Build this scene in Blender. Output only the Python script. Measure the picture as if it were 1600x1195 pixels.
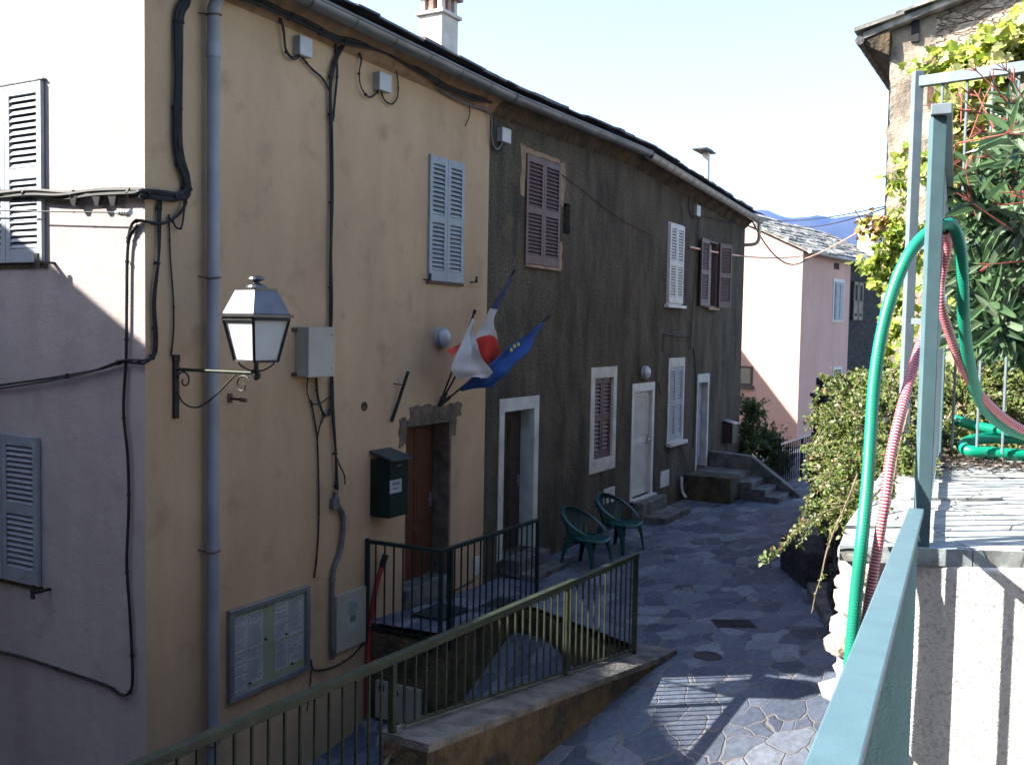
import bpy, math, random
from mathutils import Vector, Matrix
C = bpy.context.scene
for o in list(bpy.data.objects): bpy.data.objects.remove(o)
rnd = random.Random(7)
R = math.radians

# ------------------------------------------------------------ camera
F_PX = 1508.0
PITCH, ROLL = R(3.11), 0.018
fwd = Vector((0, math.cos(PITCH), -math.sin(PITCH)))
r0 = Vector((1, 0, 0)); u0 = Vector((0, math.sin(PITCH), math.cos(PITCH)))
cr = r0*math.cos(ROLL) + u0*math.sin(ROLL)
cu = u0*math.cos(ROLL) - r0*math.sin(ROLL)
cam_d = bpy.data.cameras.new("camera"); cam = bpy.data.objects.new("camera", cam_d)
C.collection.objects.link(cam)
cam_d.sensor_width = 36; cam_d.lens = 36*F_PX/1600; cam_d.clip_end = 9000; cam_d.clip_start = .02
M = Matrix.Identity(4)
for i in range(3):
    M[i][0] = cr[i]; M[i][1] = cu[i]; M[i][2] = -fwd[i]
cam.matrix_world = M
C.camera = cam
# ------------------------------------------------------------ sky, sun, exposure
SUN_AZ, SUN_EL = R(8.5), R(35.2)      # light travels towards +x, slightly +y
s_dir = Vector((math.cos(SUN_AZ)*math.cos(SUN_EL), math.sin(SUN_AZ)*math.cos(SUN_EL), -math.sin(SUN_EL)))
W = bpy.data.worlds.new("World"); C.world = W; W.use_nodes = True
nt = W.node_tree; nt.nodes.clear()
sky = nt.nodes.new('ShaderNodeTexSky'); sky.sky_type = 'NISHITA'; sky.sun_disc = False
sky.sun_elevation = SUN_EL; sky.sun_rotation = math.atan2(-s_dir.x, -s_dir.y)
sky.altitude = 300; sky.air_density = 1.0; sky.dust_density = 1.3; sky.ozone_density = .25
bg = nt.nodes.new('ShaderNodeBackground'); bg.inputs['Strength'].default_value = .125
wo = nt.nodes.new('ShaderNodeOutputWorld')
nt.links.new(sky.outputs[0], bg.inputs[0]); nt.links.new(bg.outputs[0], wo.inputs[0])
sd = bpy.data.lights.new("sun", 'SUN'); sd.energy = 5.0; sd.angle = R(.5); sd.color = (1, .95, .86)
so = bpy.data.objects.new("sun", sd); C.collection.objects.link(so)
so.rotation_euler = s_dir.to_track_quat('-Z', 'Y').to_euler(); so.location = (-20, -5, 20)
C.view_settings.view_transform = 'Standard'; C.view_settings.look = 'None'
C.view_settings.exposure = 2.15; C.view_settings.gamma = 1

# ------------------------------------------------------------ frames and rays
def frame(x, y, z, rz): return Matrix.Translation((x, y, z)) @ Matrix.Rotation(rz, 4, 'Z')
WF = Matrix.Identity(4)
ANG = math.atan(.5637)
CX, CY = -2.90, 7.62
H = frame(CX, CY, 0, math.pi/2 - ANG)         # x along street facade, y into the house
def ray(px, py): return (fwd*F_PX + cr*(px-800) - cu*(py-597.5)).normalized()
def hit(fr, px, py, axis, val):
    inv = fr.inverted(); o = inv @ Vector((0, 0, 0)); d = inv.to_3x3() @ ray(px, py)
    return o + d*((val-o[axis])/d[axis])
def F(px, py, d=0.0): return hit(H, px, py, 1, -d)      # on the street facade, d proud of it
def G(px, py, d=0.0): return hit(H, px, py, 0, -d)      # on the end wall
def atY(px, py, Y): r = ray(px, py); return r*(Y/r.y)
def atZ(px, py, z): r = ray(px, py); return r*(z/r.z)

# ------------------------------------------------------------ mesh builder
class MB:
    def __init__(s): s.v = []; s.f = []; s.m = []
    def add(s, vs, fs, mi=0):
        n = len(s.v); s.v += [tuple(v) for v in vs]
        s.f += [tuple(i+n for i in f) for f in fs]; s.m += [mi]*len(fs); return s
    def box(s, x0, x1, y0, y1, z0, z1, mi=0):
        return s.hexa([(x0,y0,z0),(x1,y0,z0),(x1,y1,z0),(x0,y1,z0),(x0,y0,z1),(x1,y0,z1),(x1,y1,z1),(x0,y1,z1)], mi)
    def hexa(s, p, mi=0):
        return s.add(p, [(3,2,1,0),(4,5,6,7),(0,1,5,4),(1,2,6,5),(2,3,7,6),(3,0,4,7)], mi)
    def bar(s, a, b, w, h, mi=0, up=(0,0,1)):
        a = Vector(a); b = Vector(b); t = (b-a).normalized(); up = Vector(up)
        if abs(t.dot(up)) > .97: up = Vector((0,1,0))
        x = t.cross(up).normalized()*(w/2); y = x.cross(t).normalized()*(h/2)
        p = [a-x-y, a+x-y, b+x-y, b-x-y, a-x+y, a+x+y, b+x+y, b-x+y]
        return s.hexa(p, mi)
    def tube(s, pts, r, n=8, mi=0, cap=True, closed=False, rib=None):
        pts = [Vector(p) for p in pts]; N = len(pts); rings = []
        prev = None
        for i, p in enumerate(pts):
            a = pts[i-1] if i > 0 else (pts[-1] if closed else p); b = pts[i+1] if i < N-1 else (pts[0] if closed else p)
            t = (b-a).normalized()
            if prev is None:
                up = Vector((0,0,1)) if abs(t.z) < .9 else Vector((1,0,0))
                x = t.cross(up).normalized()
            else:
                x = (prev - t*prev.dot(t)).normalized()
            prev = x; y = t.cross(x)
            rr = r[i] if isinstance(r, (list, tuple)) else r
            rings.append([p + x*(rr*math.cos(2*math.pi*k/n)) + y*(rr*math.sin(2*math.pi*k/n)) for k in range(n)])
        vs = [q for ring in rings for q in ring]; fs = []
        L = N if closed else N-1
        for i in range(L):
            j = (i+1) % N
            for k in range(n):
                k2 = (k+1) % n
                fs.append((i*n+k, i*n+k2, j*n+k2, j*n+k))
        if cap and not closed:
            fs.append(tuple(range(n-1, -1, -1))); fs.append(tuple((N-1)*n+k for k in range(n)))
        return s.add(vs, fs, mi)
    def lathe(s, c, prof, n=16, mi=0, axis=2):
        c = Vector(c); vs = []; fs = []
        for (r, h) in prof:
            for k in range(n):
                a = 2*math.pi*k/n
                p = [r*math.cos(a), r*math.sin(a), h]
                if axis == 1: p = [p[0], -p[2], p[1]]
                vs.append(c+Vector(p))
        for i in range(len(prof)-1):
            for k in range(n):
                k2 = (k+1) % n
                fs.append((i*n+k, i*n+k2, (i+1)*n+k2, (i+1)*n+k))
        fs.append(tuple(range(n-1,-1,-1))); fs.append(tuple((len(prof)-1)*n+k for k in range(n)))
        return s.add(vs, fs, mi)
    def prism(s, poly, ext, mi=0):
        n = len(poly); e = Vector(ext); p = [Vector(q) for q in poly]
        vs = p + [q+e for q in p]
        fs = [tuple(range(n-1,-1,-1)), tuple(range(n, 2*n))] + [(i, (i+1)%n, (i+1)%n+n, i+n) for i in range(n)]
        return s.add(vs, fs, mi)

MAT = {}
def props(o, label=None, cat=None, group=None, kind=None):
    if label: o['label'] = label
    if cat: o['category'] = cat
    if group: o['group'] = group
    if kind: o['kind'] = kind
def empty(name, label, cat, fr, base, group=None):
    o = bpy.data.objects.new(name, None); C.collection.objects.link(o)
    o.empty_display_size = .1
    w = fr @ Matrix.Translation(Vector(base)); o.matrix_world = w; MAT[o.name] = w
    props(o, label, cat, group); return o
def mk(mb, name, mats, fr=None, parent=None, base=None, smooth=False, bevel=0, label=None, cat=None, group=None, kind=None):
    fr = fr if fr is not None else WF
    if parent is not None: w = MAT[parent.name]
    else:
        if base is None:
            n = len(mb.v); base = (sum(v[0] for v in mb.v)/n, sum(v[1] for v in mb.v)/n, min(v[2] for v in mb.v))
        w = fr @ Matrix.Translation(Vector(base))
    T = w.inverted() @ fr
    me = bpy.data.meshes.new(name)
    me.from_pydata([T @ Vector(v) for v in mb.v], [], mb.f)
    if not isinstance(mats, (list, tuple)): mats = [mats]
    for m in mats: me.materials.append(m)
    if len(mats) > 1: me.polygons.foreach_set('material_index', mb.m)
    if smooth:
        me.polygons.foreach_set('use_smooth', [True]*len(me.polygons))
    me.validate(); me.update()
    o = bpy.data.objects.new(name, me); C.collection.objects.link(o)
    if parent is not None:
        o.parent = parent
    else: o.matrix_world = w
    MAT[o.name] = w
    if smooth == 'auto':
        me.set_sharp_from_angle(angle=R(40))
    if bevel:
        b = o.modifiers.new('bevel', 'BEVEL'); b.width = bevel; b.segments = 2; b.limit_method = 'ANGLE'; b.angle_limit = R(50)
    props(o, label, cat, group, kind)
    return o
def copy_tree(o, w):
    c = o.copy(); C.collection.objects.link(c); c.matrix_world = w; MAT[c.name] = w
    for ch in list(o.children):
        d = ch.copy(); C.collection.objects.link(d); d.parent = c
        for g in list(ch.children):
            e = g.copy(); C.collection.objects.link(e); e.parent = d
    return c
def smoothpts(pts, k=5):
    pts = [Vector(p) for p in pts]
    if len(pts) < 3: return pts
    out = []
    for i in range(len(pts)-1):
        a = pts[max(i-1, 0)]; b = pts[i]; c = pts[i+1]; d = pts[min(i+2, len(pts)-1)]
        for j in range(k):
            t = j/k; t2 = t*t; t3 = t2*t
            out.append(.5*((2*b) + (c-a)*t + (2*a-5*b+4*c-d)*t2 + (3*b-a-3*c+d)*t3))
    out.append(pts[-1]); return out

# ------------------------------------------------------------ materials
def lin(c): return tuple(((x/12.92) if x <= .04045 else ((x+.055)/1.055)**2.4) for x in c)
def mat(name, c1, c2=None, scale=3.0, rough=.8, bump=0, bscale=40, metal=0, spec=.4, detail=6, stretch=(1,1,1), c3=None, lo=.35, hi=.65, trans=0, bdist=.02):
    m = bpy.data.materials.new(name); m.use_nodes = True; t = m.node_tree; N = t.nodes; L = t.links
    b = N['Principled BSDF']; b.inputs['Roughness'].default_value = rough; b.inputs['Metallic'].default_value = metal
    b.inputs['Specular IOR Level'].default_value = spec
    b.inputs['Base Color'].default_value = (*c1, 1)
    tc = N.new('ShaderNodeTexCoord'); mp = N.new('ShaderNodeMapping'); mp.inputs['Scale'].default_value = stretch
    L.new(tc.outputs['Object'], mp.inputs[0])
    if c2:
        n = N.new('ShaderNodeTexNoise'); n.inputs['Scale'].default_value = scale; n.inputs['Detail'].default_value = detail
        L.new(mp.outputs[0], n.inputs[0])
        r = N.new('ShaderNodeValToRGB'); r.color_ramp.elements[0].position = lo; r.color_ramp.elements[1].position = hi
        r.color_ramp.elements[0].color = (*c1, 1); r.color_ramp.elements[1].color = (*c2, 1)
        if c3:
            e = r.color_ramp.elements.new((lo+hi)/2); e.color = (*c3, 1)
        L.new(n.outputs['Fac'], r.inputs[0]); L.new(r.outputs[0], b.inputs['Base Color'])
        m['ramp'] = r.name
    if bump:
        n2 = N.new('ShaderNodeTexNoise'); n2.inputs['Scale'].default_value = bscale; n2.inputs['Detail'].default_value = 5
        L.new(mp.outputs[0], n2.inputs[0])
        bp = N.new('ShaderNodeBump'); bp.inputs['Strength'].default_value = bump; bp.inputs['Distance'].default_value = bdist
        L.new(n2.outputs['Fac'], bp.inputs['Height']); L.new(bp.outputs[0], b.inputs['Normal'])
    if trans:
        tr = N.new('ShaderNodeBsdfTranslucent'); mx = N.new('ShaderNodeMixShader'); mx.inputs[0].default_value = trans
        L.new(b.outputs[0], mx.inputs[1]); L.new(tr.outputs[0], mx.inputs[2])
        if c2: L.new(r.outputs[0], tr.inputs[0])
        else: tr.inputs[0].default_value = (*c1, 1)
        L.new(mx.outputs[0], N['Material Output'].inputs[0])
    return m

def plaster(name, base, dark, stain, stain_amt=.5, streak=(1.2,1.2,.35), bump=.5, grain=90, glo=.78):
    """render: big blotches, vertical streaks, fine grain"""
    m = bpy.data.materials.new(name); m.use_nodes = True; t = m.node_tree; N = t.nodes; L = t.links
    b = N['Principled BSDF']; b.inputs['Roughness'].default_value = .92; b.inputs['Specular IOR Level'].default_value = .15
    tc = N.new('ShaderNodeTexCoord'); mp = N.new('ShaderNodeMapping'); mp.inputs['Scale'].default_value = streak
    L.new(tc.outputs['Object'], mp.inputs[0])
    def noise(src, sc, det, rough=.55):
        n = N.new('ShaderNodeTexNoise'); n.inputs['Scale'].default_value = sc; n.inputs['Detail'].default_value = det
        n.inputs['Roughness'].default_value = rough; L.new(src, n.inputs[0]); return n.outputs['Fac']
    def ramp(src, p0, p1, c0, c1):
        r = N.new('ShaderNodeValToRGB'); e = r.color_ramp.elements; e[0].position = p0; e[1].position = p1
        e[0].color = (*c0, 1); e[1].color = (*c1, 1); L.new(src, r.inputs[0]); return r.outputs[0]
    def mix(fac, a, c):
        x = N.new('ShaderNodeMix'); x.data_type = 'RGBA'
        if isinstance(fac, float): x.inputs[0].default_value = fac
        else: L.new(fac, x.inputs[0])
        L.new(a, x.inputs[6]) if not isinstance(a, tuple) else setattr(x.inputs[6], 'default_value', (*a, 1))
        L.new(c, x.inputs[7]) if not isinstance(c, tuple) else setattr(x.inputs[7], 'default_value', (*c, 1))
        return x.outputs[2]
    O = tc.outputs['Object']
    a = ramp(noise(mp.outputs[0], 1.1, 8, .6), .32, .66, dark, base)
    f2 = ramp(noise(O, 2.7, 4), .56, .72, (0,0,0), (stain_amt,)*3)
    c = mix(f2, a, stain)
    g = ramp(noise(O, grain, 3, .7), .3, .7, (glo,)*3, (1.1+(.78-glo)*.6,)*3)
    x = N.new('ShaderNodeMix'); x.data_type = 'RGBA'; x.blend_type = 'MULTIPLY'; x.inputs[0].default_value = 1
    L.new(c, x.inputs[6]); L.new(g, x.inputs[7]); L.new(x.outputs[2], b.inputs['Base Color'])
    n1 = noise(O, grain, 4, .7); n3 = noise(O, 3.2, 5)
    ad = N.new('ShaderNodeMath'); ad.operation = 'MULTIPLY_ADD'; ad.inputs[1].default_value = 3.5
    L.new(n3, ad.inputs[0]); L.new(n1, ad.inputs[2])
    bp = N.new('ShaderNodeBump'); bp.inputs['Strength'].default_value = bump; bp.inputs['Distance'].default_value = .012
    L.new(ad.outputs[0], bp.inputs['Height']); L.new(bp.outputs[0], b.inputs['Normal'])
    return m

def stonemat(name, cols, mortar, scale, stretch=(1,1,1), edge=.06, bump=.8, rough=.75, spec=.3, warp=.25, moss=None, speck=0.25):
    """irregular stones with joints (voronoi cells warped)"""
    m = bpy.data.materials.new(name); m.use_nodes = True; t = m.node_tree; N = t.nodes; L = t.links
    b = N['Principled BSDF']; b.inputs['Roughness'].default_value = rough; b.inputs['Specular IOR Level'].default_value = spec
    tc = N.new('ShaderNodeTexCoord'); mp = N.new('ShaderNodeMapping'); mp.inputs['Scale'].default_value = stretch
    L.new(tc.outputs['Object'], mp.inputs[0])
    wn = N.new('ShaderNodeTexNoise'); wn.inputs['Scale'].default_value = 1.6*scale/2; wn.inputs['Detail'].default_value = 2
    L.new(mp.outputs[0], wn.inputs[0])
    w1 = N.new('ShaderNodeVectorMath'); w1.operation = 'SUBTRACT'; w1.inputs[1].default_value = (.5,.5,.5); L.new(wn.outputs['Color'], w1.inputs[0])
    w2 = N.new('ShaderNodeVectorMath'); w2.operation = 'SCALE'; w2.inputs['Scale'].default_value = warp; L.new(w1.outputs[0], w2.inputs[0])
    w3 = N.new('ShaderNodeVectorMath'); w3.operation = 'ADD'; L.new(mp.outputs[0], w3.inputs[0]); L.new(w2.outputs[0], w3.inputs[1])
    v = N.new('ShaderNodeTexVoronoi'); v.inputs['Scale'].default_value = scale; L.new(w3.outputs[0], v.inputs[0])
    ve = N.new('ShaderNodeTexVoronoi'); ve.feature = 'DISTANCE_TO_EDGE'; ve.inputs['Scale'].default_value = scale; L.new(w3.outputs[0], ve.inputs[0])
    sep = N.new('ShaderNodeSeparateColor'); L.new(v.outputs['Color'], sep.inputs[0])
    r = N.new('ShaderNodeValToRGB'); els = r.color_ramp.elements
    els[0].position = 0; els[0].color = (*cols[0], 1); els[1].position = 1; els[1].color = (*cols[-1], 1)
    for i, c in enumerate(cols[1:-1]): e = els.new((i+1)/(len(cols)-1)); e.color = (*c, 1)
    L.new(sep.outputs[0], r.inputs[0])
    n = N.new('ShaderNodeTexNoise'); n.inputs['Scale'].default_value = scale*5; n.inputs['Detail'].default_value = 7; n.inputs['Roughness'].default_value = .65
    L.new(mp.outputs[0], n.inputs[0])
    nr = N.new('ShaderNodeValToRGB'); nr.color_ramp.elements[0].position = .3; nr.color_ramp.elements[1].position = .7
    nr.color_ramp.elements[0].color = (1-speck*1.6,)*3+(1,); nr.color_ramp.elements[1].color = (1+speck,)*3+(1,); L.new(n.outputs['Fac'], nr.inputs[0])
    mu = N.new('ShaderNodeMix'); mu.data_type = 'RGBA'; mu.blend_type = 'MULTIPLY'; mu.inputs[0].default_value = 1
    L.new(r.outputs[0], mu.inputs[6]); L.new(nr.outputs[0], mu.inputs[7])
    er = N.new('ShaderNodeMapRange'); er.inputs[1].default_value = edge*.3; er.inputs[2].default_value = edge; L.new(ve.outputs['Distance'], er.inputs[0])
    mx = N.new('ShaderNodeMix'); mx.data_type = 'RGBA'; mx.inputs[6].default_value = (*mortar, 1)
    L.new(er.outputs[0], mx.inputs[0]); L.new(mu.outputs[2], mx.inputs[7]); out = mx.outputs[2]
    if moss:
        n5 = N.new('ShaderNodeTexNoise'); n5.inputs['Scale'].default_value = 1.3; n5.inputs['Detail'].default_value = 6; L.new(tc.outputs['Object'], n5.inputs[0])
        mr = N.new('ShaderNodeMapRange'); mr.inputs[1].default_value = .5; mr.inputs[2].default_value = .7; mr.inputs[4].default_value = .8; L.new(n5.outputs['Fac'], mr.inputs[0])
        mm = N.new('ShaderNodeMix'); mm.data_type = 'RGBA'; mm.inputs[7].default_value = (*moss, 1)
        L.new(mr.outputs[0], mm.inputs[0]); L.new(out, mm.inputs[6]); out = mm.outputs[2]
    L.new(out, b.inputs['Base Color'])
    h = N.new('ShaderNodeMath'); h.operation = 'MULTIPLY_ADD'; h.inputs[1].default_value = .35; L.new(n.outputs['Fac'], h.inputs[0]); L.new(er.outputs[0], h.inputs[2])
    h2 = N.new('ShaderNodeMath'); h2.operation = 'MULTIPLY_ADD'; h2.inputs[1].default_value = .5; L.new(sep.outputs[1], h2.inputs[0]); L.new(h.outputs[0], h2.inputs[2])
    bp = N.new('ShaderNodeBump'); bp.inputs['Strength'].default_value = bump; bp.inputs['Distance'].default_value = .02
    L.new(h2.outputs[0], bp.inputs['Height']); L.new(bp.outputs[0], b.inputs['Normal'])
    return m

m_cream = plaster('cream_render', (.45,.315,.198), (.335,.23,.145), (.25,.17,.108), .65)
m_gable = plaster('pale_render', (.46,.395,.37), (.37,.31,.295), (.30,.245,.235), .5, streak=(1.2,1.2,.3))
m_gray = plaster('grey_roughcast', (.105,.088,.062), (.034,.030,.022), (.125,.098,.06), .6, streak=(2.4,2.4,.6), bump=1.5, grain=30, glo=.35)
m_pink = plaster('pink_render', (.52,.33,.285), (.43,.27,.235), (.38,.24,.21), .4, streak=(1,1,.3))
m_conc = mat('concrete', (.05,.05,.05), (.14,.13,.12), 5, .92, .9, 30, detail=9, bdist=.03)
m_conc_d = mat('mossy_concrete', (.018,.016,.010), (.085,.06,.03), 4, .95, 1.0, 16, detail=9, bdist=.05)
m_roughcast = mat('pale_roughcast', (.46,.42,.39), (.68,.65,.61), 60, .92, .55, 110, detail=9, bdist=.012, lo=.3, hi=.5)
m_estone = mat('pale_rubble', (.20,.17,.14), (.40,.36,.31), 9, .95, 1.0, 30, detail=8)
m_slate = mat('roof_slate', (.035,.035,.04), (.11,.11,.115), 4, .75, .7, 12)
m_slate_l = mat('lichen_slate', (.20,.19,.17), (.42,.40,.36), 3.5, .85, .7, 12, c3=(.12,.12,.11))
m_zinc = mat('weathered_zinc', (.10,.11,.12), (.17,.18,.19), 5, .45, .15, 20, metal=.5, stretch=(.4,2,2))
m_white = mat('white_paint', (.40,.41,.40), (.48,.49,.48), 6, .6, .25, 30)
m_trim = mat('white_limewash', (.32,.33,.31), (.45,.45,.43), 4, .85, .5, 30)
m_blue = mat('blue_grey_paint', (.19,.215,.24), (.24,.265,.29), 7, .6, .2, 40)
m_brown = mat('brown_paint', (.058,.027,.023), (.085,.04,.034), 7, .55, .25, 40)
m_wood = mat('varnished_wood', (.065,.022,.009), (.10,.036,.014), 5, .45, .25, 30, stretch=(8,8,.7))
m_dkwood = mat('dark_wood', (.02,.014,.012), (.04,.028,.022), 6, .5, .2, 20, stretch=(8,8,.7))
m_stone = mat('lintel_stone', (.05,.037,.027), (.125,.092,.065), 6, .9, .9, 14)
m_peach = mat('peach_render', (.17,.11,.07), (.27,.18,.115), 6, .95, .6, 40)
m_black = mat('black_cable', (.010,.010,.011), (.022,.022,.024), 9, .6, spec=.2)
m_gcable = mat('grey_cable', (.07,.07,.078), (.11,.11,.12), 9, .5)
m_iron = mat('black_iron', (.009,.009,.009), (.022,.020,.019), 20, .5, .3, 60, spec=.3)
m_rust = mat('rusty_iron', (.05,.022,.014), (.12,.055,.035), 20, .8, .5, 50)
m_plast = mat('grey_plastic', (.28,.28,.28), (.34,.34,.34), 3, .45)
m_ebox = mat('beige_enamel', (.25,.24,.205), (.31,.30,.26), 3, .5, .1, 20)
m_pipe = mat('grey_blue_paint', (.165,.175,.20), (.215,.225,.25), 3, .55, .15, 20)
m_gdark = mat('dark_green_paint', (.007,.017,.016), (.013,.027,.025), 10, .4, .15, 50, spec=.2)
m_gmail = mat('dark_green_enamel', (.004,.010,.008), (.007,.017,.013), 5, .5, spec=.2)
m_rail = mat('olive_green_paint', (.016,.023,.014), (.032,.038,.024), 6, .45, .2, 50, spec=.2)
m_teal = mat('teal_paint', (.075,.135,.155), (.09,.16,.18), 14, .5, .12, 260, spec=.35, bdist=.004)
m_tealg = mat('blue_grey_rail_paint', (.13,.17,.20), (.16,.20,.235), 14, .5, .12, 200, bdist=.004)
m_glass = mat('dark_glass', (.04,.05,.055), None, rough=.08, spec=.8)
m_curtain = mat('pale_curtain', (.22,.24,.27), (.3,.32,.35), 4, .3)
m_paper = mat('paper', (.22,.24,.255), (.30,.32,.33), 4, .6)
m_paperg = mat('greenish_backing', (.17,.19,.12), (.21,.23,.155), 4, .6)
m_ink = mat('ink', (.10,.11,.13))
m_frame = mat('aluminium_frame', (.20,.22,.23), (.27,.29,.30), 5, .35, metal=.6)
m_green_h = mat('green_hose', (0,.20,.125), (.003,.26,.16), 5, .35, spec=.5)
m_green_d = mat('green_hose_rib', (.02,.17,.11), None, rough=.4)
m_red_h = mat('red_hose', (.34,.02,.04), (.42,.035,.055), 5, .35, spec=.5)
m_pinkw = mat('hose_white_rib', (.75,.42,.44), None, rough=.4)
m_redp = mat('red_pipe', (.22,.015,.015), (.3,.03,.025), 6, .5)
m_chair = mat('green_plastic', (.004,.045,.04), (.007,.05,.045), 3, .45, spec=.3)
m_fblue = mat('blue_cloth', (.010,.045,.17), (.016,.06,.21), 4, .85)
m_fnavy = mat('navy_cloth', (.02,.025,.07), (.03,.035,.09), 4, .85)
m_fwhite = mat('white_cloth', (.33,.30,.30), (.40,.37,.37), 4, .85)
m_fred = mat('red_cloth', (.40,.022,.014), (.46,.035,.02), 4, .85)
m_fyel = mat('yellow_cloth', (.6,.5,.1))
m_opal = mat('opal_glass', (.60,.62,.64), (.68,.70,.72), 2, .2, spec=.7, trans=.5)
m_mat = mat('rubber_mat', (.008,.01,.01), (.02,.022,.022), 40, .9, .8, 80)
m_grate = mat('iron_cover', (.014,.011,.011), (.03,.024,.022), 20, .7, .8, 60)
m_wire = mat('sunlit_wire', (.6,.32,.24), None, rough=.5)  # pale orange puts the sun on the wires into their colour
m_bark = mat('bark', (.11,.075,.05), (.2,.15,.1), 20, .9, .5, 40)
m_soil = mat('soil', (.05,.035,.025), (.13,.10,.07), 8, .95, .9, 20)
m_paving = stonemat('crazy_paving', [(.034,.043,.066),(.09,.108,.148),(.05,.062,.09),(.16,.178,.21),(.078,.095,.13),(.04,.05,.072),(.115,.133,.17)], (.13,.12,.115), 2.3, (1,1.9,1), .034, .5, .7, .25, .4, speck=.22)
m_slab = stonemat('schist_slabs', [(.26,.30,.31),(.46,.46,.43),(.33,.35,.33),(.40,.43,.44),(.24,.28,.30)], (.26,.25,.23), 1.6, (1,2.2,1), .02, .8, .7, .3, .6, speck=.35)
m_rubble = stonemat('stone_masonry', [(.30,.24,.18),(.40,.33,.26),(.24,.19,.15),(.46,.40,.33)], (.20,.155,.115), 4.6, (1,1,2.8), .06, 1.2, .9, .2, .5, speck=.5)
m_dry = stonemat('dark_dry_stone', [(.03,.03,.032),(.045,.043,.044),(.036,.034,.034),(.06,.056,.053)], (.022,.021,.02), 3.6, (1,1,2.4), .05, .8, .9, .2, .3, speck=.5)
m_hleaf = [mat('leaf_green', (.075,.12,.018), (.12,.17,.03), 9, .5, trans=.35), mat('leaf_yellow_green', (.13,.16,.03), (.20,.21,.05), 9, .5, trans=.35),
           mat('leaf_dark', (.035,.06,.015), (.06,.09,.02), 9, .5, trans=.3), mat('leaf_grey', (.17,.19,.10), (.23,.24,.14), 9, .5, trans=.2), mat('leaf_brown', (.16,.09,.04), (.22,.12,.06), 9, .7, trans=.2)]
m_vleaf = [mat('vine_leaf_yellow', (.36,.40,.05), (.46,.48,.09), 9, .5, trans=.45), mat('vine_leaf_green', (.17,.26,.03), (.25,.33,.05), 9, .5, trans=.45),
           mat('vine_leaf_pale', (.42,.42,.20), (.5,.48,.25), 9, .5, trans=.4), mat('vine_leaf_brown', (.26,.15,.05), (.35,.2,.07), 9, .7, trans=.2)]
m_oleaf = [mat('oleander_leaf', (.055,.11,.045), (.085,.15,.065), 9, .35, spec=.6, trans=.2), mat('oleander_leaf_dark', (.02,.05,.022), (.035,.07,.032), 9, .35, spec=.6, trans=.2),
           mat('oleander_leaf_pale', (.13,.18,.11), (.18,.24,.15), 9, .35, spec=.6, trans=.2)]
m_rstem = mat('red_stem', (.20,.04,.035), (.28,.08,.06), 20, .6)
m_hill = mat('hill_scrub', (.008,.012,.012), (.045,.043,.038), .006, .95, detail=10)
m_ground = mat('dry_ground', (.10,.11,.05), (.2,.18,.11), .2, .95, detail=8)

# ------------------------------------------------------------ ground, hills
def street_z(Y):
    if Y < 8.5: return -3.0
    if Y < 12: return -3.0-.25*(Y-8.5)/3.5
    return -3.25
SUNK_U1 = 4.45
SL = [(4.45, .95), (4.45, 1.2), (3.42, 2.92)]
def in_sunk(u, d): return u < SUNK_U1 and -.5 < d < 2.92 and not (u > 2.84 and d < .95)
Hi = H.inverted()
# street: grid in house frame (x = along street, y = -d)
mb = MB()
us = [-14, -10, -6, -3, -.75, .1, .6, 1.1, 1.6, 2.1, 2.5, 2.84, 3.2, 3.6, 4, SUNK_U1, 4.9, 5.4, 6, 6.6, 7.2, 8, 9, 12, 15, 18, 22, 27, 34, 42]
ds = [-.4, .3, .95, 1.6, 2.3, 2.92, 3.05, 3.5, 4, 4.5, 5, 5.5, 6, 6.7, 7.5, 9, 12]
def sv(u, d):
    p = H @ Vector((u, -d, 0)); return (u, -d, street_z(p.y))
for i in range(len(us)-1):
    for j in range(len(ds)-1):
        uc = (us[i]+us[i+1])/2; dc = (ds[j]+ds[j+1])/2
        if in_sunk(uc, dc): continue
        mb.add([sv(us[i], ds[j]), sv(us[i], ds[j+1]), sv(us[i+1], ds[j+1]), sv(us[i+1], ds[j])], [(0,1,2,3)])
mb.add([sv(4.45, 1.2), sv(4.45, 2.92), sv(3.42, 2.92)], [(0,2,1)])
mb.add([sv(3.42, 2.92), sv(3.42, 3.05), sv(4.45, 3.05), sv(4.45, 2.92)], [(3,2,1,0)]) if False else None
# sides of the street where it drops to the sunken path
def wallq(u0, d0, u1, d1, zb):
    a = sv(u0, d0); b = sv(u1, d1)
    mb.add([(a[0],a[1],zb),(b[0],b[1],zb),b,a], [(0,1,2,3)])
mk(mb, 'street', m_paving, H, base=(0,0,-3.2), kind='structure')
# sunken path and the walls around it
def sunk_z(u):
    if u > 4.3: return -3.5
    if u > 2.6: return -3.5 - .75*(4.3-u)/1.7
    return max(-4.25 - .1*(2.6-u), -4.8)
mb = MB(); uu = [-14,-8,-4,-2,0,1,2,2.6,3.1,3.6,4.0,4.3,4.45]
for i in range(len(uu)-1):
    a, b = uu[i], uu[i+1]
    mb.add([(a,.4,sunk_z(a)),(a,-2.95,sunk_z(a)),(b,-2.95,sunk_z(b)),(b,.4,sunk_z(b))], [(0,1,2,3)])
mk(mb, 'sunken_path', m_paving, H, base=(0,0,-4.2), kind='structure')
mb = MB()
mb.box(2.84, 4.45, -.93, .0, -4.6, -3.21)                    # landing block
mb.prism([(4.45,-.95,-4.6),(4.45,-1.2,-4.6),(3.42,-2.92,-4.6),(3.8,-2.92,-4.6),(4.75,-1.2,-4.6),(4.75,-.95,-4.6)], (0,0,1.38))
mk(mb, 'path_retaining_wall', m_conc_d, H, bevel=.015, label='dark mossy retaining wall and landing block in front of the wooden door', cat='retaining wall')
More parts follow.
